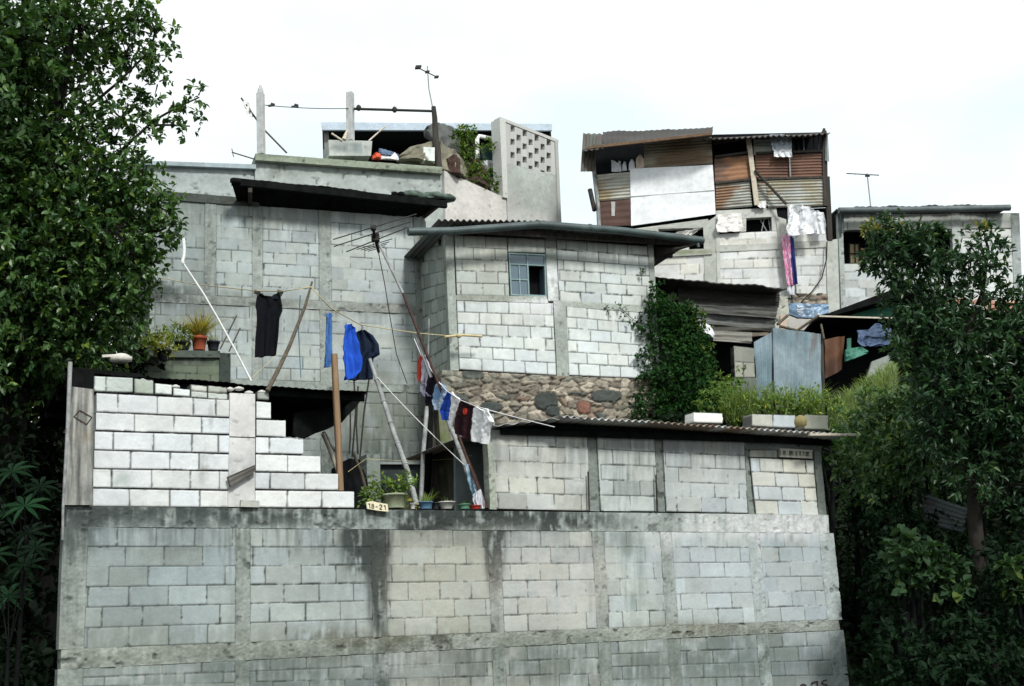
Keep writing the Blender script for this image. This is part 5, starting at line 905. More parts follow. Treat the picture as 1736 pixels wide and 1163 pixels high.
# house number plate
sg = thing('house_number_plate', W(640, 866, .05), 'cream board with the painted number 18-21 on the retaining wall', 'sign')
m = MB(); pprism(m, W, [(621, 851), (631, 849.5), (644, 852.5), (657, 854.5), (658.5, 867.5), (640, 865.5), (623, 862.5)], .07, .045); m.build('board', M['sign'], sg)
m = MB(); S_ = lambda p, k=1.5: stroke(m, W, p, k, .073, .006)
S_([(624.5, 855), (626.5, 853.5), (627.3, 861.5)]); S_([(630.5, 857.2), (630.3, 854.8), (633.2, 854.6), (633.5, 857), (630.8, 857.8), (630.4, 861.2), (633.6, 861.8), (633.8, 858.4), (631, 857.8)], 1.2); S_([(637, 859), (640.2, 859.3)], 1.5)
S_([(643.6, 857.6), (644.4, 855.8), (647.2, 856.2), (647.4, 858.4), (643.8, 863.2), (648, 863.6)]); S_([(651, 858.2), (653, 856.8), (653.5, 864)]); m.build('digits', M['ink'], sg)
# leaning poles
def pole(name, pts, r, mt, label, cat='pole', nodes=0, seg=9):
    m = MB(); tube(m, pts, r, seg); p0, p1 = np.array(pts[0]), np.array(pts[-1])
    for k in range(1, nodes): 
        i = k/nodes*(len(pts)-1); j = int(i); q = np.array(pts[j])*(1-(i-j))+np.array(pts[min(j+1, len(pts)-1)])*(i-j); d = nrm(p1-p0); rr = (r if np.isscalar(r) else r[j])*1.18
        tube(m, [q-d*.012, q+d*.012], rr, seg, (1, 1, 1))
    return tag(m.build(name, M[mt]), label, cat)
pole('bamboo_pole', [W(707, 858, -.25), W(690, 796, -.5), W(668, 735, -.8), W(648, 672, -1.1), W(627, 609, -1.4)], [.034, .033, .031, .029, .022], 'bamboo', 'thick pale grey bamboo pole leaning left up to the dark tee shirt', nodes=7)
pole('grey_pole', [W(815, 860, -.12), W(797, 812, -.4), W(775, 750, -.8), W(752, 695, -1.2)], [.035, .034, .032, .028], 'bamboo', 'shorter grey bamboo pole leaning under the pale blue clothes', nodes=5)
pole('rust_pole', [W(826, 862, -.06), W(802, 795, -.5), W(770, 720, -1.0)], .019, 'rustpole', 'dark reddish pole leaning with the aerial mast by the right block room')
pole('timber_prop', [W(577, 832, -.06), W(573, 740, -.05), W(566.5, 600, -.02)], [.04, .04, .038], 'newwood', 'brown sawn timber prop rising from the steps of the white wall', seg=4)
pole('crooked_stick', [W(453, 663, .05), W(470, 630, -.1), W(490, 588, -.3), W(507, 545, -.5), W(517, 520, -.55), W(529, 478, -.7)], [.026, .025, .023, .021, .018, .012], 'stick', 'dark crooked branch propping the yellow washing line')
o = pole('white_pvc_pole', [W(426, 646, .05), W(398, 592, 0), W(366, 534, 0), W(345, 498, 0), W(311, 447, 0)], .0115, 'pvc', 'white plastic pipe pole with a hooked tip leaning left of the black tank top')
m = MB(); tube(m, [W(311, 447, 0), W(309, 443, 0), W(312, 434, 0), W(312.5, 420, 0), W(311, 404, 0)], .019, 8); tag(m.build('hook', M['pvc'], o))
o['label'] = 'white plastic pipe pole with a hooked tip, left of the black tank top'
pole('thin_post', [W(713, 862, -1.8), W(718, 760, -1.9), W(724, 690, -2.0)], .03, 'bamboo', 'slim grey pole standing upright left of the dark posts')
m = MB(); bar(m, W(745, 862, -2.2), W(735, 640, -2.2), .2, .12, np.array([0, 1., 0])); tag(m.build('dark_post', M['darkwood']), 'broad black timber post behind the pots', 'post')
m = MB(); tube(m, [W(722, 862, -2.0), W(727, 760, -2.0), W(729, 660, -2.0)], .05, 8); tag(m.build('dark_pole', M['roofdark']), 'thin black pole left of the broad black timber post', 'pole')
m = MB(); panel(m, W, [(742, 690), (766, 696), (778, 858), (756, 858)], 'vplank', w=-2.0, thick=.12, res=.02, seed=400, base=(.15, .15, .11), rough=.01, stains=[(752, 760, 10, 60, .7, (.1, .13, .04)), (745, 800, 12, 60, .6, (.02, .02, .02))]); tag(m.build('mossy_post', M['wood']), 'mossy grey-green post beside the broad black timber post', 'post')
m = MB(); panel(m, W, [(766, 700), (785, 712), (800, 860), (770, 860)], 'plaster', w=-2.4, thick=.08, res=.025, seed=401, base=(.12, .14, .13), rough=.006); tag(m.build('cement_sheet', M['plaster']), 'grey cement sheet standing between the mossy post and the leaning poles', 'sheet')
for k, pts in enumerate([[W(626, 640, -4.8), W(617, 700, -4.8), W(609, 790, -4.8)], [W(600, 640, -4.8), W(603, 700, -4.8), W(597, 775, -4.8)], [W(607, 655, -4.6), W(604, 720, -4.6), W(607, 770, -4.6)], [W(594, 680, -4.6), W(594, 740, -4.6), W(592, 770, -4.6)]]):
    pole('thin_rod', pts, .014, 'darkmetal', ['long dark rod slanting left from below the tee shirt', 'dark rod just right of the timber prop', 'dark rod crossing between the slanting rods', 'shortest dark rod nearest to the timber prop'][k], 'rod', seg=6)
pole('pale_stick', [W(573, 800, -1.5), W(556, 755, -1.5), W(547, 735, -1.5)], .025, 'pale', 'pale stick leaning under the torn tin roof, left of the timber prop', 'stick')
pole('pale_stick', [W(569, 765, -1.6), W(548, 732, -1.6)], .022, 'bamboo', 'second thinner pale stick under the torn tin roof', 'stick')
pole('short_stick', [W(623, 840, -2.2), W(612, 800, -2.2), W(599, 768, -2.2)], .022, 'stick', 'brown stick with a pale tip leaning in the dark patio', 'stick', seg=6)
heap('black_cover', Pl(600, 800, 19, 25), [(572, 790, 875), (590, 778, 875), (606, 782, 875), (622, 806, 875), (626, 860, 875)], 0, .3, M['shade_black'], 'black plastic cover over a heap in the shaded patio', 'cover', seed=31)
m = MB(); panel(m, T, [(622, 770), (644, 770), (646, 872), (622, 872)], 'conc', w=.5, thick=.3, res=.03, seed=402, base=(.2, .22, .2), rough=.01); tag(m.build('patio_pier', M['conc']), 'grey concrete pier in the shaded patio behind the tub', 'pier')
m = MB(); panel(m, T, [(644, 786), (716, 786), (716, 872), (644, 872)], 'plaster', w=.35, thick=.3, res=.03, seed=403, base=(.035, .042, .045), rough=.01); panel(m, T, [(638, 783), (718, 783), (718, 787), (638, 787)], 'plaster', w=.45, thick=.45, res=.03, seed=404, base=(.25, .27, .26)); tag(m.build('wash_trough', M['plaster']), 'dark wash trough with a pale rim against the back wall of the patio', 'trough')
pf = MB(); prism(pf, [W(600, 866, -.1), W(835, 868, -.1), W(835, 868, -6.5)*[1, 1, 0]+Z*W(835, 868, -.1)[2], W(560, 866, -6.5)*[1, 1, 0]+Z*W(600, 866, -.1)[2]], -Z*.1); tag(pf.build('patio_floor', M['soil']), 'dark earth floor of the patio', 'floor', kind='structure')
# big aerial on its leaning mast
an = thing('television_aerial', W(824, 862, -.03), 'fishbone television aerial on a long leaning mast in front of the tall house', 'aerial')
A0 = W(824, 862, -.03); A1 = W(683, 497, -1.0); A2 = W(640, 408, -1.3)
m = MB(); tube(m, [A0, A0*.5+A1*.5+W.N*.02, A1], [.019, .018, .017], 8); m.build('mast', M['rustpole'], an)
m = MB(); tube(m, [A1, A2], [.018, .016], 8); m.build('upper_mast', M['bamboo'], an)
m = MB(); tube(m, [W(706, 572, -.86), W(731, 640, -.68)], .02, 8); m.build('splint', M['bamboo'], an)
AP = lambda x, y, k=0: W(x, y, -1.3+k)
m = MB(); tube(m, [AP(632, 384, .25), AP(636, 404, .05), AP(642, 427, -.2)], .02, 8); hexa(m, AP(636.5, 403, .05), [.05, 0, 0], [0, .04, 0], [0, 0, .05]); hexa(m, AP(633, 386, .22), [.035, 0, 0], [0, .03, 0], [0, 0, .03]); m.build('boom', M['darkmetal'], an)
m = MB()
for (a, b, k) in (((565, 406), (706, 363), .22), ((566, 418), (696, 376), .1), ((587, 427), (690, 386), .05), ((605, 423), (665, 405), -.02), ((612, 424), (660, 410), -.08), ((618, 425), (655, 414), -.12), ((624, 426), (652, 418), -.16)): tube(m, [AP(*a, k), AP(*b, k)], .008 if k > 0 else .006, 5)
m.build('element', M['darkmetal'], an)
m = MB(); tube(m, [AP(641, 425, -.15), W(652, 480, -1.6), W(660, 530, -2), W(672, 600, -2.5), W(690, 650, -2.8)], .006, 5); m.build('cable', M['wire'], an)
# ropes
L1 = [P(268, 470, 20.3), P(330, 482, 18.6), P(435, 493, 16.4), P(480, 494, 15.8), P(527, 486, 15.25), P(560, 522, 16.2), P(610, 550, 17.6), P(660, 558, 19), P(710, 565, 20.6), P(758, 569, 21.6)]
m = MB(); tube(m, L1, .007, 6); tag(m.build('washing_line', M['rope']), 'long yellow washing line from the left tree over the crooked branch to the corner stick', 'washing line')
L2_ = Pl(830, 700, 14.9, -60); L2 = [L2_(702, 574, .02), L2_(714, 602, .02), L2_(729, 624, .02), L2_(742, 646, .02), L2_(758, 663, .02), L2_(780, 678, .02), L2_(805, 688, .02), L2_(828, 695, .02), W(880, 709, .45), W(940, 724, .4)]
m = MB(); tube(m, L2, .005, 6); tag(m.build('washing_line', M['wrope']), 'white washing line with small clothes running down to the rippled tin roof', 'washing line')
m = MB(); tube(m, sag(W(640, 640, -1.2), W(797, 797, -.45), .03), .0055, 6); tube(m, [W(797, 797, -.45), W(812, 858, -.1)], .0055, 6); tag(m.build('guy_rope', M['wrope']), 'white guy rope stretched from the bamboo pole down to the grey bamboo pole', 'rope')
m = MB(); tube(m, [W(424, 643, .04), W(447, 622, -.2), W(472, 600, -.4)], .003, 5); tag(m.build('cord', M['rope']), 'thin pale cord from the white pipe pole to the hem of the black tank top', 'cord')
m = MB(); tube(m, [P(509, 500, 15.6), P(506, 560, 15.8), P(510, 640, 16)], .007, 5); tag(m.build('cord', M['brope']), 'thin light blue cord hanging right of the crooked branch', 'cord')
m = MB(); tube(m, [W(590, 800, -2), W(620, 778, -2.1), W(700, 782, -2.2), W(770, 778, -1.8), W(800, 772, -.6)], .0035, 5); tag(m.build('cord', M['rope']), 'thin yellowish cord slung low across the shaded patio', 'cord')
bl = MB(); cloth(bl, [(789, 786, 797, 788), (792, 815, 804, 818), (798, 835, 812, 838), (806, 860, 816, 861)], W, -.22, folds=2, amp=.03, th=.02, col=(.12, .24, .34), col2=(.5, .56, .6), pat=lambda s, t: (fbm(s*6, t*12, 3, 3) > .55)*.8, nu=10, nv=20); tag(bl.build('blue_wrap', M['sheet']), 'crumpled blue and clear plastic wrapped on the foot of the leaning poles', 'plastic sheet')
bl = MB(); cloth(bl, [(803, 838, 815, 829), (800, 848, 819, 845), (806, 862, 821, 862)], W, -.02, folds=3, amp=.02, th=.02, col=(.6, .62, .66), col2=(.15, .17, .2), pat=lambda s, t: (np.sin(s*26+t*3) > .45)*.8, nu=26, nv=12); tag(bl.build('striped_cloth', M['cloth']), 'small white striped cloth behind the red dish', 'cloth')
# washing
C1 = Pl(455, 550, 16.1, 4); C2 = Pl(600, 590, 17.3, 50); C3 = Pl(830, 700, 14.9, -60)
gtag = 'clothes on the yellow washing line'
garment('black_tank_top', [(437, 497, 444, 497), (437, 500, 448, 501), (435, 506, 476, 505), (433, 520, 478, 516), (435, 527, 479, 527), (436, 545, 474, 540), (433, 575, 472, 570), (432, 606, 468, 602)], C1, 0, 'long black sleeveless top pegged on the yellow line', 'tank top', group=gtag, col=(.006, .007, .01), folds=2, amp=.025)
sm = MB(); cloth(sm, [(466, 498, 474, 497), (462, 501, 476, 501), (460, 507, 476, 507)], C1, 0, col=(.012, .014, .02), amp=.01, nu=6, nv=6); o = sm.build('shoulder_strap', M['cloth'], bpy.data.objects['black_tank_top'])
for x, y, lb in ((436, 496, 'dark peg at the left shoulder of the black tank top'), (475, 495, 'dark peg at the right shoulder of the black tank top')):
    m = MB(); hexa(m, C1(x, y, .03), [.035, 0, -.01], [0, .015, 0], [.005, 0, .02]); hexa(m, C1(x+1, y+3, .03), [.012, 0, 0], [0, .012, 0], [0, 0, .03]); tag(m.build('clothes_peg', M['darkmetal']), lb, 'peg', 'pegs on the yellow line')
garment('blue_trousers', [(556, 531, 561, 531), (553, 545, 562, 540), (550, 575, 563, 570), (549, 600, 563, 602), (550, 623, 560, 622)], C2, -.2, 'narrow light blue garment hung edge-on, left of the brown timber prop', 'garment', group=gtag, col=(.07, .17, .42), folds=1.5, amp=.05)
garment('blue_shirt', [(588, 550, 594, 550), (583, 562, 600, 556), (580, 590, 604, 580), (579, 610, 608, 605), (582, 638, 609, 628), (585, 645, 598, 641)], C2, .0, 'bright royal blue shirt hung edge-on beside the dark tee shirt', 'shirt', group=gtag, col=(.02, .09, .5), folds=2, amp=.06)
garment('navy_tee_shirt', [(607, 561, 618, 559), (600, 566, 632, 568), (602, 580, 642, 583), (605, 592, 644, 600), (601, 606, 633, 607), (594, 625, 632, 625), (591, 645, 632, 642)], C1, -1.5, 'dark navy tee shirt on a hanger next to the bright blue shirt', 'tee shirt', group=gtag, col=(.012, .02, .04), folds=2.5, amp=.04)
m = MB(); tube(m, [C1(613, 551, -1.5), C1(615, 555, -1.5), C1(613, 560, -1.5)], .012, 6); m.build('hanger', M['alu'], bpy.data.objects['navy_tee_shirt'])
g2 = 'small clothes on the white washing line'
garment('red_garment', [(712, 602, 716, 604), (709, 615, 718, 615), (709, 640, 717, 636), (712, 648, 715, 648)], C3, 0.00, 'small red garment at the upper end of the white line', 'garment', group=g2, col=(.45, .06, .04), folds=1, amp=.02, nu=8, nv=10)
garment('pale_patterned_shirt', [(718, 602, 729, 620), (716, 618, 728, 628), (717, 645, 726, 650), (715, 662, 728, 664), (720, 672, 730, 672)], C3, 0.00, 'pale lilac patterned garment beside the small red one', 'garment', group=g2, col=(.45, .43, .52), col2=(.12, .12, .2), pat=lambda s, t: (fbm(s*4, t*9, 6, 3) > .52)*.75*(t > .25), folds=1.5, amp=.03, nu=12)
garment('black_shirt', [(729, 622, 738, 634), (728, 636, 742, 645), (725, 660, 741, 668), (723, 684, 736, 686)], C3, 0.00, 'black garment hanging between the lilac and the pale blue ones', 'garment', group=g2, col=(.015, .012, .02), folds=1.5, amp=.03, nu=12)
garment('pale_blue_shirt', [(742, 646, 756, 656), (738, 660, 754, 668), (736, 680, 752, 684), (739, 695, 748, 696)], C3, 0.00, 'washed pale blue garment behind the aerial mast', 'garment', group=g2, col=(.2, .33, .55), col2=(.45, .52, .62), pat=lambda s, t: (fbm(s*4, t*6, 8, 3) > .5)*.8, folds=1.5, amp=.03, nu=12)
garment('royal_blue_shirt', [(758, 664, 766, 668), (754, 680, 765, 680), (749, 695, 764, 700), (752, 712, 763, 713)], C3, 0.00, 'strong royal blue garment beside the white one on the white line', 'garment', group=g2, col=(.02, .07, .4), folds=1.5, amp=.03, nu=12)
garment('white_singlet', [(765, 664, 779, 678), (766, 685, 776, 694), (764, 700, 772, 708), (762, 722, 767, 724)], C3, 0.00, 'narrow white garment just left of the maroon shirt', 'garment', group=g2, col=(.74, .74, .76), folds=1, amp=.02, nu=10)
garment('maroon_shirt', [(781, 677, 803, 687), (779, 690, 803, 697), (775, 710, 803, 718), (774, 735, 801, 748)], C3, 0.00, 'dark maroon shirt with a small red print on the white line', 'shirt', group=g2, col=(.03, .012, .016), folds=2, amp=.03)
bpm = MB(); cloth(bpm, [(786, 692, 790, 693), (785, 697, 790, 699), (786, 702, 789, 703)], C3, 0.03, col=(.5, .05, .03), amp=.005, th=.03, nu=5, nv=5); bpm.build('print', M['cloth'], bpy.data.objects['maroon_shirt'])
garment('white_tee_shirt', [(806, 688, 811, 692), (804, 694, 826, 698), (803, 705, 834, 715), (802, 718, 829, 726), (801, 735, 826, 738), (801, 748, 824, 753)], C3, 0.00, 'bright white tee shirt, lowest on the white line', 'tee shirt', group=g2, col=(.82, .83, .85), folds=1.5, amp=.025)
sm = MB(); cloth(sm, [(821, 692, 826, 693), (818, 696, 828, 698), (815, 700, 830, 703)], C3, 0.00, col=(.82, .83, .85), amp=.01, nu=6, nv=6); sm.build('sleeve', M['cloth'], bpy.data.objects['white_tee_shirt'])
# pots on the parapet
def ppot(name, x0, x1, y0, y1, mt, label, dpt=-.02, tap=.78):
    a = PP(x0, y1, dpt); b = PP(x1, y1, dpt); t = PP((x0+x1)/2, y0, dpt); base = (a+b)/2; r = np.linalg.norm(b-a)/2; h = t[2]-base[2]
    o = thing(name, base, label, 'plant pot', 'pots on the mossy parapet'); m = MB()
    lathe(m, base, [(r*tap, 0), (r*.95, h*.78), (r*1.08, h*.79), (r*1.08, h), (r*.95, h), (r*.9, h*.9)], 22); m.build('pot', M[mt], o)
    m = MB(); lathe(m, base+Z*h*.82, [(r*.93, 0), (r*.5, h*.1), (r*.1, h*.13)], 14); m.build('soil', M['soil'], o); return o, base+Z*h, r
o, c, r = ppot('flower_pot', 325, 350, 571, 594, 'terra', 'red terracotta pot with a large yellowing spidery plant on the parapet', -.1); m = MB(); fronds(m, c, 150, .52, .02, (.32, .25, .05), (.5, .42, .12), .9, .08, .5); fronds(m, c, 60, .4, .02, (.12, .16, .03), (.3, .3, .07), .9, .08, .5); fronds(m, c, 40, .5, .02, (.3, .17, .1), (.4, .24, .15), 1.0, .08, .4); m.build('foliage', M['grass'], o)
o, c, r = ppot('flower_pot', 351, 372, 579, 594, 'blackpot', 'black pot with sparse shoots next to the terracotta pot', -.1); m = MB(); fronds(m, c, 26, .22, .014, (.14, .17, .05), (.3, .3, .1), .6, .1); m.build('foliage', M['grass'], o)
o, c, r = ppot('flower_pot', 297, 322, 580, 594, 'blackpot', 'dark pot with low grassy leaves left of the terracotta pot', -.1); m = MB(); plantmb(m, [(c+[0, 0, .03], .16, 1), (c+[-.12, 0, .12], .14, 1), (c+[.14, 0, .08], .1, 1)], per=700, ln=(.06, .12), wr=.3, c0=(.07, .12, .03), c1=(.2, .25, .06)); fronds(m, c+[-.2, 0, 0], 50, .3, .014, (.12, .2, .04), (.26, .34, .09), .6, .2); m.build('foliage', M['leaf_soft'], o)
o, c, r = ppot('hanging_pot', 248, 263, 588, 603, 'whitepot', 'pale blue-white bowl of trailing leaves at the parapet front', .35, .5); m = MB(); plantmb(m, [(c+[0, 0, .03], .14, 1), (c+[.1, 0, .1], .14, 1), (c+[-.05, 0, .14], .1, 1)], per=900, ln=(.05, .1), wr=.4, c0=(.1, .15, .03), c1=(.3, .33, .07)); m.build('foliage', M['leaf_soft'], o)
o, c, r = ppot('hanging_pot', 264, 290, 593, 611, 'blackpot', 'round black bowl of yellow-green leaves at the parapet front', .35, .5); m = MB(); plantmb(m, [(c+[0, 0, .04], .17, 1), (c+[.12, 0, .02], .12, 1), (c+[-.1, 0, .12], .12, 1)], per=900, ln=(.05, .1), wr=.4, c0=(.12, .15, .03), c1=(.36, .34, .08)); m.build('foliage', M['leaf_soft'], o)
m = MB(); c = PP(232, 575, .2); lathe(m, c-Z*.1, [(.03, 0), (.085, .03), (.1, .09), (.085, .15), (.03, .185)], 16); tag(m.build('white_ball', M['whitepot']), 'round dull white float hanging by the leaves, left of the flower pots', 'ball')
pole('twig', [PP(373, 592, .1), PP(384, 570, .1), PP(401, 535, .1)], .012, 'stick', 'thin bare twig slanting behind the white pipe pole', 'twig', seg=5)
pole('twig', [PP(388, 596, .1), PP(398, 575, .1), PP(407, 556, .1)], .012, 'stick', 'shorter bare twig right of the other slanting one', 'twig', seg=5)
# ================================================================ vegetation
G0 = (.016, .052, .02); G1 = (.095, .18, .05)
def C(lst, d): return [(P(x, y, d+dz), r, den) for x, y, dz, r, den in lst]
lt = thing('large_leafy_tree', np.array([*P(10, 900, 17.5)[:2], gz(P(10, 900, 17.5))]), 'big glossy-leaved tree towering at the left edge against the sky', 'tree')
m = MB(); tw = MB()
cl = C([(40, 60, 0, 0.85, 1), (-60, 40, 0.3, 1, 1), (130, 30, 0.3, 0.75, 0.78), (195, 40, 0.2, 0.5, 0.7), (238, 30, 0.1, 0.26, 0.7), (262, 60, 0, 0.26, 0.62), (225, 95, 0.2, 0.42, 0.62), (275, 105, 0, 0.24, 0.7), (268, 140, 0.1, 0.2, 0.62), (170, 110, 0.3, 0.45, 0.39), (100, 130, 0.2, 0.55, 0.7), (20, 160, 0, 0.75, 1), (-70, 170, 0, 1, 1),
        (190, 185, 0, 0.42, 0.51), (235, 190, 0.2, 0.35, 0.54), (285, 205, 0.1, 0.2, 0.43), (336, 163, 0, 0.15, 0.78), (323, 190, 0, 0.15, 0.78), (318, 217, 0, 0.14, 0.62), (298, 178, 0, 0.12, 0.39), (258, 230, 0, 0.22, 0.54), (130, 215, 0.1, 0.5, 0.7), (60, 240, 0, 0.7, 1), (190, 245, 0, 0.35, 0.54),
        (10, 310, -0.2, 0.9, 1), (110, 310, -0.2, 0.7, 1), (180, 310, -0.1, 0.55, 1), (235, 320, 0, 0.42, 1), (270, 350, 0, 0.28, 1), (285, 385, 0, 0.22, 0.9), (255, 400, 0, 0.36, 1), (190, 390, -0.2, 0.6, 1), (100, 410, -0.3, 0.85, 1), (0, 420, -0.3, 1, 1), (245, 450, 0, 0.3, 1), (200, 480, -0.1, 0.5, 1), (262, 480, 0.1, 0.16, 0.6), (120, 510, -0.2, 0.7, 1), (30, 520, -0.3, 0.9, 1), (200, 545, 0.1, 0.38, 1), (150, 570, 0, 0.4, 1), (80, 575, -0.1, 0.5, 1), (0, 590, 0, 0.7, 1), (-90, 520, 0, 1.1, 1), (-90, 330, 0, 1.2, 1), (225, 515, 0.1, 0.22, 0.8), (20, 640, 0.2, 0.6, 1), (100, 625, 0.4, 0.45, 1), (160, 610, 0.8, 0.35, 1), (215, 590, 1.2, 0.3, 0.8), (60, 500, 0.8, 0.9, 1), (60, 350, 0.8, 1, 1), (160, 440, 0.8, 0.7, 1), (200, 350, 0.5, 0.45, 0.8), (20, 100, 0.9, 0.9, 0.8), (40, 450, 4, 1.2, 0.8), (140, 450, 4, 0.9, 0.8), (0, 300, 4, 1.2, 0.8), (100, 560, 4, 0.9, 0.8), (180, 570, 3.3, 0.5, 0.9), (225, 560, 3, 0.35, 0.9), (60, 620, 3.5, 0.8, 0.9), (-40, 560, 4, 1.2, 0.8)], 17)
cloud(m, cl, per=470, ln=(.055, .125), wr=.54, c0=G0, c1=G1, yel=.08, twigs=tw)
cl2 = [(P(x, y, d), r, .8) for x, y, d, r in ((-160, 100, 15, 1.6), (-230, 400, 15, 1.6), (-160, 560, 14, 1.1), (-260, 650, 14.5, 1.5), (60, -90, 16, 1.1), (-100, -120, 15, 1.5))]  # crown extended out of view, added to shade the hollow below
cloud(m, cl2, per=200, ln=(.07, .13), wr=.54, c0=G0, c1=G1, yel=.02)
m.build('crown', M['leaf'], lt)
def limb(mb, pts, r): tube(mb, pts, r, 8)
tp = lambda x, y, d=17.1: P(x, y, d)
base = np.array([*P(10, 900, 17.5)[:2], gz(P(10, 900, 17.5))-.2])
limb(tw, [base, tp(15, 800, 17.4), tp(30, 600, 17.2), tp(50, 420), tp(80, 260), tp(110, 120), tp(130, 0)], [.24, .21, .18, .15, .11, .07, .03])
for pts, r in (([(50, 420), (130, 330), (200, 260), (260, 205), (300, 182), (338, 165)], .03), ([(80, 260), (140, 190), (200, 140), (250, 90), (275, 30)], .026), ([(35, 540), (110, 480), (200, 430), (260, 390)], .06), ([(60, 400), (0, 300), (-40, 150)], .08), ([(32, 580), (120, 560), (200, 540)], .05), ([(250, 212), (290, 212), (322, 214)], .02), ([(30, 600), (-60, 500), (-150, 420)], .07)):
    limb(tw, [tp(x, y) for x, y in pts], list(np.linspace(r, .01, len(pts))))
tw.build('trunk', M['bark'], lt)
# thicket under it, shade put into its near-black leaf colour
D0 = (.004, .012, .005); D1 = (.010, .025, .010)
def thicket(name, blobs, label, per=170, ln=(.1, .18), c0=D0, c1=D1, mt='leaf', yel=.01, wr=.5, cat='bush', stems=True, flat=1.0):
    pts = [(P(x, y, d), r, k) for x, y, d, r, k in blobs]; b0 = pts[0][0]; lo = min(pts, key=lambda q: q[0][2])[0]
    o = thing(name, np.array([lo[0], lo[1], gz(lo)]), label, cat); m = MB(); cloud(m, pts, per, ln=ln, wr=wr, c0=c0, c1=c1, yel=yel, flat=flat); m.build('foliage', M[mt], o)
    if stems:
        for p, r, k in pts[:14]:
            m = MB(); g = np.array([p[0]+rnd.uniform(-.3, .3), p[1]+.2, 0]); g[2] = min(gz(g), p[2]-.1); tube(m, [g, (g+p)/2+rv(1)[0]*.08, p], [.05, .035, .015], 6); m.build('stem', M['roofdark'], o)
    return o
thicket('ravine_thicket', [(-20, 700, 17.5, .9, 1), (60, 690, 18, .7, 1), (-30, 850, 17, .9, 1), (50, 800, 17.6, .8, 1), (80, 930, 17.6, .7, 1), (0, 980, 16, .9, 1), (70, 1060, 16.5, .7, 1), (-20, 1120, 15, .8, 1), (60, 1150, 15.5, .7, 1), (70, 640, 18.6, .7, 1), (140, 625, 19, .5, 1), (200, 625, 19.2, .4, 1), (240, 620, 19.3, .3, .8), (0, 560, 19, 1.0, 1), (80, 1100, 14, .3, 1), (88, 1020, 14.2, .28, 1), (85, 940, 14.4, .3, 1), (60, 1150, 13.6, .4, 1), (20, 1160, 13, .5, 1), (95, 760, 18.4, .6, 1), (100, 850, 18.4, .6, 1), (-120, 800, 16, 1.2, 1), (-120, 1050, 15, 1.2, 1)], 'leafy thicket in the ravine left of the white wall, shade put into its almost black leaves', mt='leaf_soft', c0=(.003, .008, .004), c1=(.006, .014, .006))
def palmate(mb, ctr, size, nrmv, n=8, c=(.04, .1, .045)):
    ctr = np.asarray(ctr, float); nv_ = nrm(nrmv); a = nrm(np.cross(nv_, [0, 0, 1.])); b = np.cross(nv_, a); k0 = rnd.random()*.4
    for i in range(n):
        t = (i/(n-1)-.5)*5.0+k0+math.pi/2*3; d = (a*math.cos(t)+b*math.sin(t)); L_ = size*(.62+.38*math.cos((i/(n-1)-.5)*2.6)); q = .85+.3*rnd.random()
        leaves(mb, ctr[None], (d-nv_*.15)[None], nv_[None], np.array([L_]), np.array([L_*.2]), np.array([np.asarray(c)*q]))
for k, (bx, by, bd, lvs, lb) in enumerate([(20, 1090, 11.6, [(42, 858, .27, 1), (20, 800, .24, .7), (68, 745+80, .22, .35), (48, 905, .24, .3), (8, 870, .22, .5)], 'palmate-leaved plant with bright star-shaped leaves at the lower left edge'), (10, 1150, 11.4, [(14, 1012, .26, .9), (40, 960, .24, .45), (-10, 940, .24, .6), (60, 930, .2, .25)], 'lower palmate-leaved plant in the dark corner below the brighter one')]):
    o = thing('palmate_plant', np.array([*P(bx, by, bd)[:2], max(0, gz(P(bx, by, bd)))]), lb, 'plant'); m = MB(); s = MB(); ft = np.array([*P(bx, by, bd)[:2], 0.])
    top = P(lvs[0][0], lvs[0][1]+90, bd); tube(s, [ft, (ft+top)/2, top], [.03, .025, .015], 7)
    for x, y, sz, br in lvs:
        c = P(x, y, bd+rnd.uniform(-.1, .15)); palmate(m, c, sz, np.array([.1+rnd.uniform(-.3, .3), -.8, .7]), 8, np.array([.014, .05, .022])*max(.35, br)); tube(s, [top, (top+c)/2+Z*.04, c], .006, 5)
    m.build('foliage', M['leaf_soft'], o); s.build('stem', M['roofdark'], o)
# creeper on the corner of the window house
cr = thing('wall_creeper', H(1120, 720, .2), 'dense dark green creeper smothering the right corner of the pale block house', 'creeper')
m = MB(); cb = []
for x, y, r in ((1112, 490, .13), (1116, 515, .2), (1135, 530, .3), (1160, 535, .28), (1178, 540, .18), (1130, 560, .35), (1160, 570, .38), (1185, 575, .2), (1140, 605, .4), (1170, 615, .4), (1195, 620, .25), (1130, 645, .35), (1160, 655, .45), (1195, 655, .35), (1140, 690, .4), (1180, 690, .45), (1215, 685, .35), (1105, 690, .3), (1098, 560, .16), (1094, 600, .14), (1100, 640, .2), (1085, 690, .2), (1107, 530, .12)): cb.append((H(x, y, .15+.1*rnd.random()), r, 1))
cloud(m, cb, per=900, nl=(5, 9), ln=(.045, .08), wr=.6, c0=(.010, .042, .012), c1=(.032, .088, .024), yel=.03)
cloud(m, [(H(x, y, .06), r, 1) for x, y, r in ((1052, 520, .05), (1062, 530, .06), (1070, 548, .05), (1078, 540, .08), (1088, 548, .1), (1084, 575, .06), (1034, 527, .03), (1090, 650, .09), (1091, 462, .04), (1080, 620, .05))], per=1100, nl=(3, 5), ln=(.045, .08), wr=.6, c0=(.015, .045, .015), c1=(.04, .085, .025))
cloud(m, [(H(x, y, .3), r, 1) for x, y, r in ((1180, 525, .12), (1192, 560, .1), (1198, 590, .12), (1205, 640, .2), (1222, 665, .22))], per=700, nl=(5, 8), ln=(.05, .095), wr=.55, c0=(.06, .11, .03), c1=(.15, .2, .06), yel=.08)
m.build('foliage', M['leaf_soft'], cr)
m = MB()
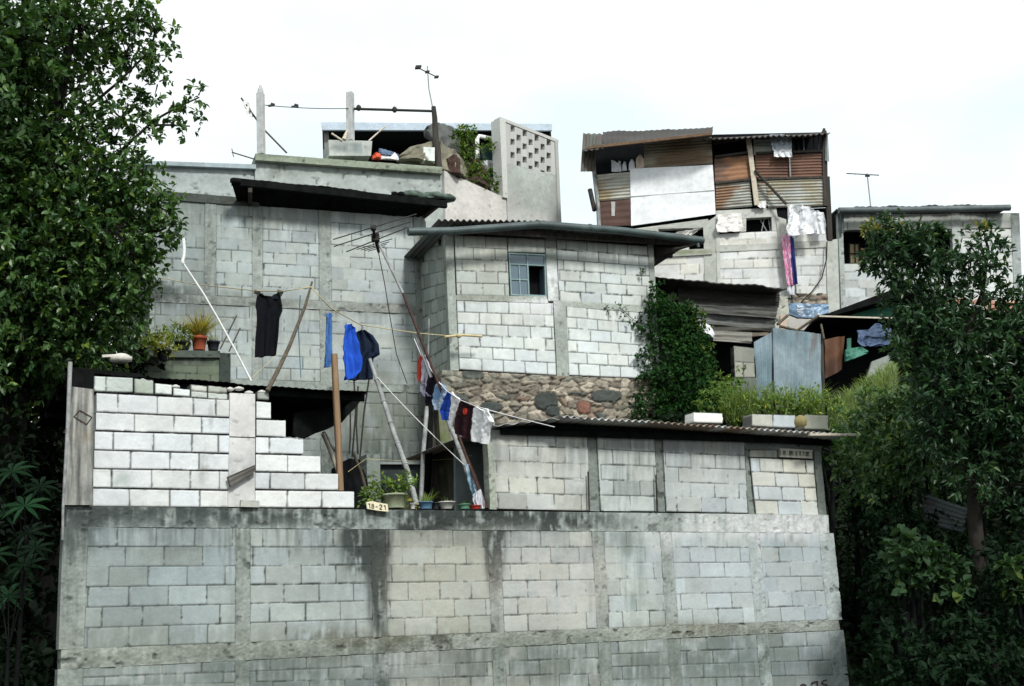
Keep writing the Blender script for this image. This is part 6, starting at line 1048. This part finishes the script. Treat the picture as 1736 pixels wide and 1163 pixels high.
for x in (1108, 1125, 1150, 1175): tube(m, [H(x+10, 725, .05), H(x+rnd.uniform(-8, 8), 640, .08), H(x-5, 560, .06), H(x-8, 505, .05)], [.03, .025, .02, .01], 6)
tube(m, [H(1105, 555, .03), H(1075, 543, .03), H(1050, 520, .03)], .006, 5); m.build('stem', M['bark'], cr)
# weeds and bushes on the slope
thicket('leafy_shrub', [(1215, 690, 21.3, .4, 1), (1240, 680, 21.6, .3, 1), (1260, 695, 21.2, .35, 1), (1235, 650, 21.9, .22, .8), (1250, 640, 22, .15, .6)], 'light green shrub between the creeper and the zinc fence', 380, (.05, .1), (.05, .11, .03), (.15, .23, .06), 'leaf_soft', .1, .45)
thicket('leafy_shrub', [(1290, 690, 20.8, .3, 1), (1320, 695, 20.8, .3, 1), (1345, 690, 20.8, .28, 1), (1370, 695, 20.8, .3, 1), (1310, 672, 21, .18, .8), (1400, 690, 20.6, .3, 1)], 'low yellow-green shrub in front of the zinc fence', 420, (.05, .09), (.07, .13, .03), (.19, .27, .08), 'leaf_soft', .12, .4)
gr = MB()
for i in range(2600):
    x = rnd.uniform(1385, 1520); y = rnd.uniform(600, 712)
    if y < 690-(x-1385)*.65 or y > 745-(x-1385)*.25: continue
    p = P(x, y+18, 20.4+(735-y)*.012+rnd.uniform(-.2, .2)); fronds(gr, p, 3, .28, .018, (.13, .18, .08), (.34, .4, .24), .8, .06, .5)
tag(gr.build('tall_grass', M['grass'], loc=P(1440, 720, 20.6)), 'pale feathery grass covering the slope below the lean-to', 'grass', kind='stuff')
gr = MB()
for i in range(500):
    x = rnd.uniform(1230, 1395); y = rnd.uniform(655, 705); p = P(x, y+14, 21.2+rnd.uniform(-.4, .4)); fronds(gr, p, 3, .34, .014, (.09, .15, .04), (.22, .28, .1), .8, .06, .5)
tag(gr.build('weeds', M['grass'], loc=P(1310, 700, 21.2)), 'bright weeds along the foot of the zinc fence', 'weeds', kind='stuff')
# glossy tree on the right
R0 = (.012, .038, .018); R1 = (.05, .108, .046)
rt = thing('glossy_tree', np.array([*P(1650, 930, 17.2)[:2], gz(P(1650, 930, 17.2))]), 'dark glossy magnolia-like tree in front of the gutter house', 'tree')
m = MB(); tw = MB()
cl = C([(1490, 410, 0, .24, 1), (1515, 395, 0, .22, 1), (1555, 410, 0, .25, 1), (1580, 400, 0, .2, .9), (1500, 450, 0, .3, 1), (1550, 455, 0, .36, 1), (1600, 430, .1, .3, .7), (1645, 420, 0, .24, .9), (1668, 392, 0, .12, .9), (1685, 425, 0, .2, .8), (1700, 430, 0, .12, .9), (1640, 460, 0, .3, .8), (1690, 470, 0, .2, .7), (1600, 480, 0, .36, .9), (1530, 495, 0, .28, .9), (1560, 510, .2, .26, .8), (1660, 500, 0, .28, .8), (1710, 500, 0, .2, .8), (1625, 515, 0, .25, .7), (1690, 530, .1, .2, .6), (1478, 395, 0, .1, .8), (1735, 500, 0, .25, .8), (1480, 440, 0, .12, .6), (1550, 430, .1, .3, .9), (1700, 560, 0, .3, .8), (1520, 530, .1, .16, .7), (1545, 545, 0, .25, .9),
        (1560, 570, -.1, .4, 1), (1545, 595, -.1, .32, 1), (1620, 580, -.1, .5, 1), (1690, 600, -.1, .5, 1), (1740, 580, 0, .5, 1), (1600, 650, -.2, .45, 1), (1640, 660, -.2, .6, 1), (1720, 670, -.2, .6, 1), (1590, 720, -.1, .45, 1), (1670, 740, -.1, .5, 1), (1740, 750, -.1, .5, 1), (1800, 600, 0, .9, 1), (1800, 740, 0, .9, 1), (1640, 800, -.2, .4, .9), (1710, 820, -.1, .4, .9), (1590, 620, .3, .5, 1), (1680, 660, .4, .6, 1), (1600, 700, .5, .5, 1), (1700, 720, .5, .6, 1)], 17)
cloud(m, cl, per=430, nl=(6, 11), ln=(.075, .13), wr=.38, c0=R0, c1=R1, yel=.03, twigs=tw)
cloud(m, [(P(1475, 390, 17), .07, 1), (P(1667, 388, 17), .05, 1), (P(1520, 388, 17), .05, 1)], per=2500, ln=(.05, .09), c0=(.2, .2, .04), c1=(.35, .3, .08)); m.build('crown', M['leaf'], rt)
rbse = np.array([*P(1650, 930, 17.2)[:2], gz(P(1650, 930, 17.2))-.3]); q = lambda x, y, d=17.1: P(x, y, d)
limb(tw, [rbse, q(1652, 880), q(1655, 780), q(1640, 660), q(1625, 560), q(1610, 490), q(1600, 430)], [.11, .1, .095, .08, .06, .04, .02])
for pts, r in (([(1640, 660), (1580, 560), (1530, 480), (1495, 420)], .05), ([(1630, 580), (1665, 500), (1675, 420), (1668, 395)], .045), ([(1640, 660), (1720, 560), (1740, 500)], .05), ([(1650, 740), (1580, 680), (1540, 620)], .04), ([(1620, 540), (1570, 470), (1555, 420)], .03)): limb(tw, [q(x, y) for x, y in pts], list(np.linspace(r, .008, len(pts))))
tw.build('trunk', M['bark'], rt)
post_ = MB(); bar(post_, P(1666, 1010, 18), P(1664, 790, 18), .1, .1, np.array([0, 1., 0])); tag(post_.build('yard_post', M['darkwood']), 'dark weathered post in the shade beside the trunk of the glossy tree', 'post')
# bush bank at the right
thicket('slope_bush', [(1440, 750, 19.2, .3, 1), (1460, 722, 18.8, .36, 1), (1490, 700, 18.6, .36, 1), (1530, 680, 18.6, .34, 1), (1445, 790, 19, .32, 1), (1480, 770, 18.2, .45, 1), (1520, 750, 18.3, .45, 1), (1560, 720, 18.3, .4, 1), (1455, 840, 18.8, .28, 1), (1490, 830, 18, .4, 1), (1540, 800, 18, .4, 1), (1590, 780, 18.2, .4, 1)], 'bushy mass with many glossy leaves beside the corner of the rippled tin roof', 380, (.075, .13), (.03, .08, .03), (.13, .22, .09), yel=.06, mt='leaf')
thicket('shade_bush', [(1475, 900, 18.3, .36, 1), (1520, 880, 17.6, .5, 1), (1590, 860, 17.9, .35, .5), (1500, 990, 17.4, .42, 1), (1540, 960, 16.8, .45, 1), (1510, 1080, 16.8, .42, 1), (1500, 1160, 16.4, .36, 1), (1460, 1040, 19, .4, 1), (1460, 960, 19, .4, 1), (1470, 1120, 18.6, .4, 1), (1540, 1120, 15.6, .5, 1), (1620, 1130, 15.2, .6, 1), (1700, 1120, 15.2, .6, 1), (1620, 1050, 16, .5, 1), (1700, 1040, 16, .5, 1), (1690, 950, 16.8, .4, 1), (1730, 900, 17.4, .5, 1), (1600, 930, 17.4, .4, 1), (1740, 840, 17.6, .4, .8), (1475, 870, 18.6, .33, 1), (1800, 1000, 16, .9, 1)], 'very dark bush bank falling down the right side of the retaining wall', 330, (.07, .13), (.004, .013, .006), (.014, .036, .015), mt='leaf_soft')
thicket('broadleaf_bush', [(1545, 945, 16.0, .26, 1), (1580, 955, 16, .26, 1), (1560, 985, 15.9, .25, 1), (1610, 975, 16, .22, .8), (1535, 920, 16.1, .14, .8), (1600, 1000, 15.9, .2, .7)], 'broad-leaved bush with lighter leaves in the middle of the dark bank', 330, (.1, .16), (.018, .042, .02), (.042, .085, .036), 'leaf_soft', .03, .7)
thicket('leafy_shrub', [(1715, 965, 15.6, .14, 1), (1730, 985, 15.6, .16, 1), (1735, 1010, 15.6, .14, 1)], 'light green shrub poking in at the right edge of the photo', 500, (.1, .15), (.025, .055, .02), (.06, .11, .04), 'leaf_soft', .03, .6)
thicket('leafy_shrub', [(1690, 800, 18.4, .18, 1), (1710, 815, 18.4, .2, 1), (1700, 790, 18.4, .15, 1)], 'yellow-green shrub seen behind the trunk of the glossy tree', 420, (.07, .12), (.04, .09, .025), (.09, .15, .04), 'leaf_soft', .03, .5)
m = MB(); corr(m, P(1562, 835, 17.9), P(1640, 862, 17.5), P(1634, 905, 17.4), P(1566, 888, 17.8), 6, .02, (.1, .12, .125), nv=3, th=.006, seed=50, warp=.02); m2 = MB()
corr(m2, P(1566, 888, 17.8), P(1562, 835, 17.9), P(1640, 862, 17.5), P(1634, 905, 17.4), 6, .02, (.1, .12, .125), nv=6, th=.006, seed=50, warp=.02); tag(m2.build('corrugated_scrap', M['sheet']), 'grey corrugated sheet propped in the shade by the tree trunk', 'sheet')
# unseen tree added further right to shade the bushes below the glossy tree
nb = thing('unseen_shade_tree', np.array([11.2, 13.2, 0.]), 'leafy tree added out of view on the right to shade the bush bank', 'tree')
m = MB(); tw = MB()
cloud(m, [(np.array(p), r, 1) for p, r in (((10.6, 13.4, 7.2), 1.6), ((9.6, 12.6, 6.6), 1.1), ((11.8, 13.8, 7.6), 1.7), ((10.4, 14.6, 6.4), 1.3), ((11.6, 12.4, 6.4), 1.5), ((10.8, 13.2, 8.6), 1.4), ((9.9, 13.8, 8.0), 1.1), ((12.4, 14.6, 6.6), 1.4), ((9.5, 13.4, 5.4), .9))], per=170, ln=(.08, .15), wr=.5, c0=R0, c1=R1, yel=.03)
m.build('crown', M['leaf'], nb); tube(tw, [(11.2, 13.2, -.1), (11.15, 13.2, 2.5), (10.9, 13.3, 5), (10.7, 13.4, 7.5)], [.2, .17, .13, .04], 9)
for e_ in ((9.7, 12.8, 6.6), (12, 13.8, 7.4), (10.5, 14.5, 6.4)): tube(tw, [(11.05, 13.25, 3.6), (np.array((11, 13.3, 4.6))+np.array(e_))/2, e_], [.08, .05, .015], 7)
tw.build('trunk', M['bark'], nb)
# leaf litter and seedlings that cover the shaded slopes
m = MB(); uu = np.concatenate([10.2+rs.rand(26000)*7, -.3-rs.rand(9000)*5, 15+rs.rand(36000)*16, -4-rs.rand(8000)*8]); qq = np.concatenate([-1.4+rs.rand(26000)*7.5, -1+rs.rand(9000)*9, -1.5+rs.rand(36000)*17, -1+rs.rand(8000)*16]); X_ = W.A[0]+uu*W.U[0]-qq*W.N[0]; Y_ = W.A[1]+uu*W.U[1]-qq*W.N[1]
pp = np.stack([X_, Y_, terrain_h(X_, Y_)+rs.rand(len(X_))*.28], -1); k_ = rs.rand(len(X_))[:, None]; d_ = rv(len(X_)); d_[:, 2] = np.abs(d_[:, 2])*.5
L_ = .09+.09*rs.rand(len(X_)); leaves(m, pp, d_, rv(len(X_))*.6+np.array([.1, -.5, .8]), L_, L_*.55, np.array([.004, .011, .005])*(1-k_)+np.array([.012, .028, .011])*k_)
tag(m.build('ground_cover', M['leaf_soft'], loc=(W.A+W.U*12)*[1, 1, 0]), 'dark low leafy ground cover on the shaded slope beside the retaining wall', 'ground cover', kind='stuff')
# ================================================================ light, sky, camera
sun = bpy.data.lights.new('sun', 'SUN'); sun.energy = SUN_E; sun.angle = math.radians(SUN_ANG); sun.color = (1, .985, .93); so = bpy.data.objects.new('sun', sun); COL.objects.link(so)
el, az = math.radians(SUN_EL), math.radians(SUN_AZ)
from mathutils import Vector
sd_ = Vector((math.cos(el)*math.sin(az), -math.cos(el)*math.cos(az), math.sin(el))); so.rotation_euler = sd_.to_track_quat('Z', 'Y').to_euler(); so.location = (10, -10, 30)
w = bpy.data.worlds.new('World'); bpy.context.scene.world = w; w.use_nodes = True; nt = w.node_tree; nt.nodes.clear()
out = nt.nodes.new('ShaderNodeOutputWorld'); bg = nt.nodes.new('ShaderNodeBackground'); sky = nt.nodes.new('ShaderNodeTexSky'); sky.sky_type = 'NISHITA'; sky.sun_disc = False; sky.sun_elevation = el; sky.sun_rotation = math.pi-az
tc = nt.nodes.new('ShaderNodeTexCoord'); mp = nt.nodes.new('ShaderNodeMapping'); mp.inputs['Scale'].default_value = (1, 1, 2.2); mp.inputs['Location'].default_value = CLOUD_OFF; nt.links.new(tc.outputs['Generated'], mp.inputs[0])
n = nt.nodes.new('ShaderNodeTexNoise'); n.inputs['Scale'].default_value = 3.4; n.inputs['Detail'].default_value = 6; n.inputs['Roughness'].default_value = .5; nt.links.new(mp.outputs[0], n.inputs['Vector'])
r = nt.nodes.new('ShaderNodeValToRGB'); r.color_ramp.elements[0].position = .34; r.color_ramp.elements[0].color = (0, 0, 0, 1); r.color_ramp.elements[1].position = .52; r.color_ramp.elements[1].color = (1, 1, 1, 1); nt.links.new(n.outputs[0], r.inputs[0])
mx = nt.nodes.new('ShaderNodeMix'); mx.data_type = 'RGBA'; cm = nt.nodes.new('ShaderNodeMix'); cm.data_type = 'RGBA'; nt.links.new(r.outputs[0], cm.inputs[0]); cm.inputs[6].default_value = (7.5, 8.6, 9.05, 1); cm.inputs[7].default_value = (CLOUD*.96, CLOUD*1.01, CLOUD, 1)
mx.inputs[0].default_value = .93; nt.links.new(sky.outputs[0], mx.inputs[6]); nt.links.new(cm.outputs[2], mx.inputs[7])
nt.links.new(mx.outputs[2], bg.inputs[0]); bg.inputs[1].default_value = .1; nt.links.new(bg.outputs[0], out.inputs[0])
cam = bpy.data.cameras.new('camera'); cam.sensor_width = 36; cam.lens = FPX/1736*36; cam.clip_end = 3000; cam.clip_start = .1; co = bpy.data.objects.new('camera', cam); COL.objects.link(co)
from mathutils import Matrix
co.matrix_world = Matrix(((_R[0], _U[0], -_F[0], CAM[0]), (_R[1], _U[1], -_F[1], CAM[1]), (_R[2], _U[2], -_F[2], CAM[2]), (0, 0, 0, 1)))
sc = bpy.context.scene; sc.camera = co; sc.view_settings.view_transform = 'Standard'; sc.view_settings.look = 'None'; sc.view_settings.exposure = EXPO; sc.view_settings.gamma = 1
sc.render.resolution_x = 1024; sc.render.resolution_y = 686
sc.cycles.max_bounces = 6; sc.cycles.transparent_max_bounces = 8
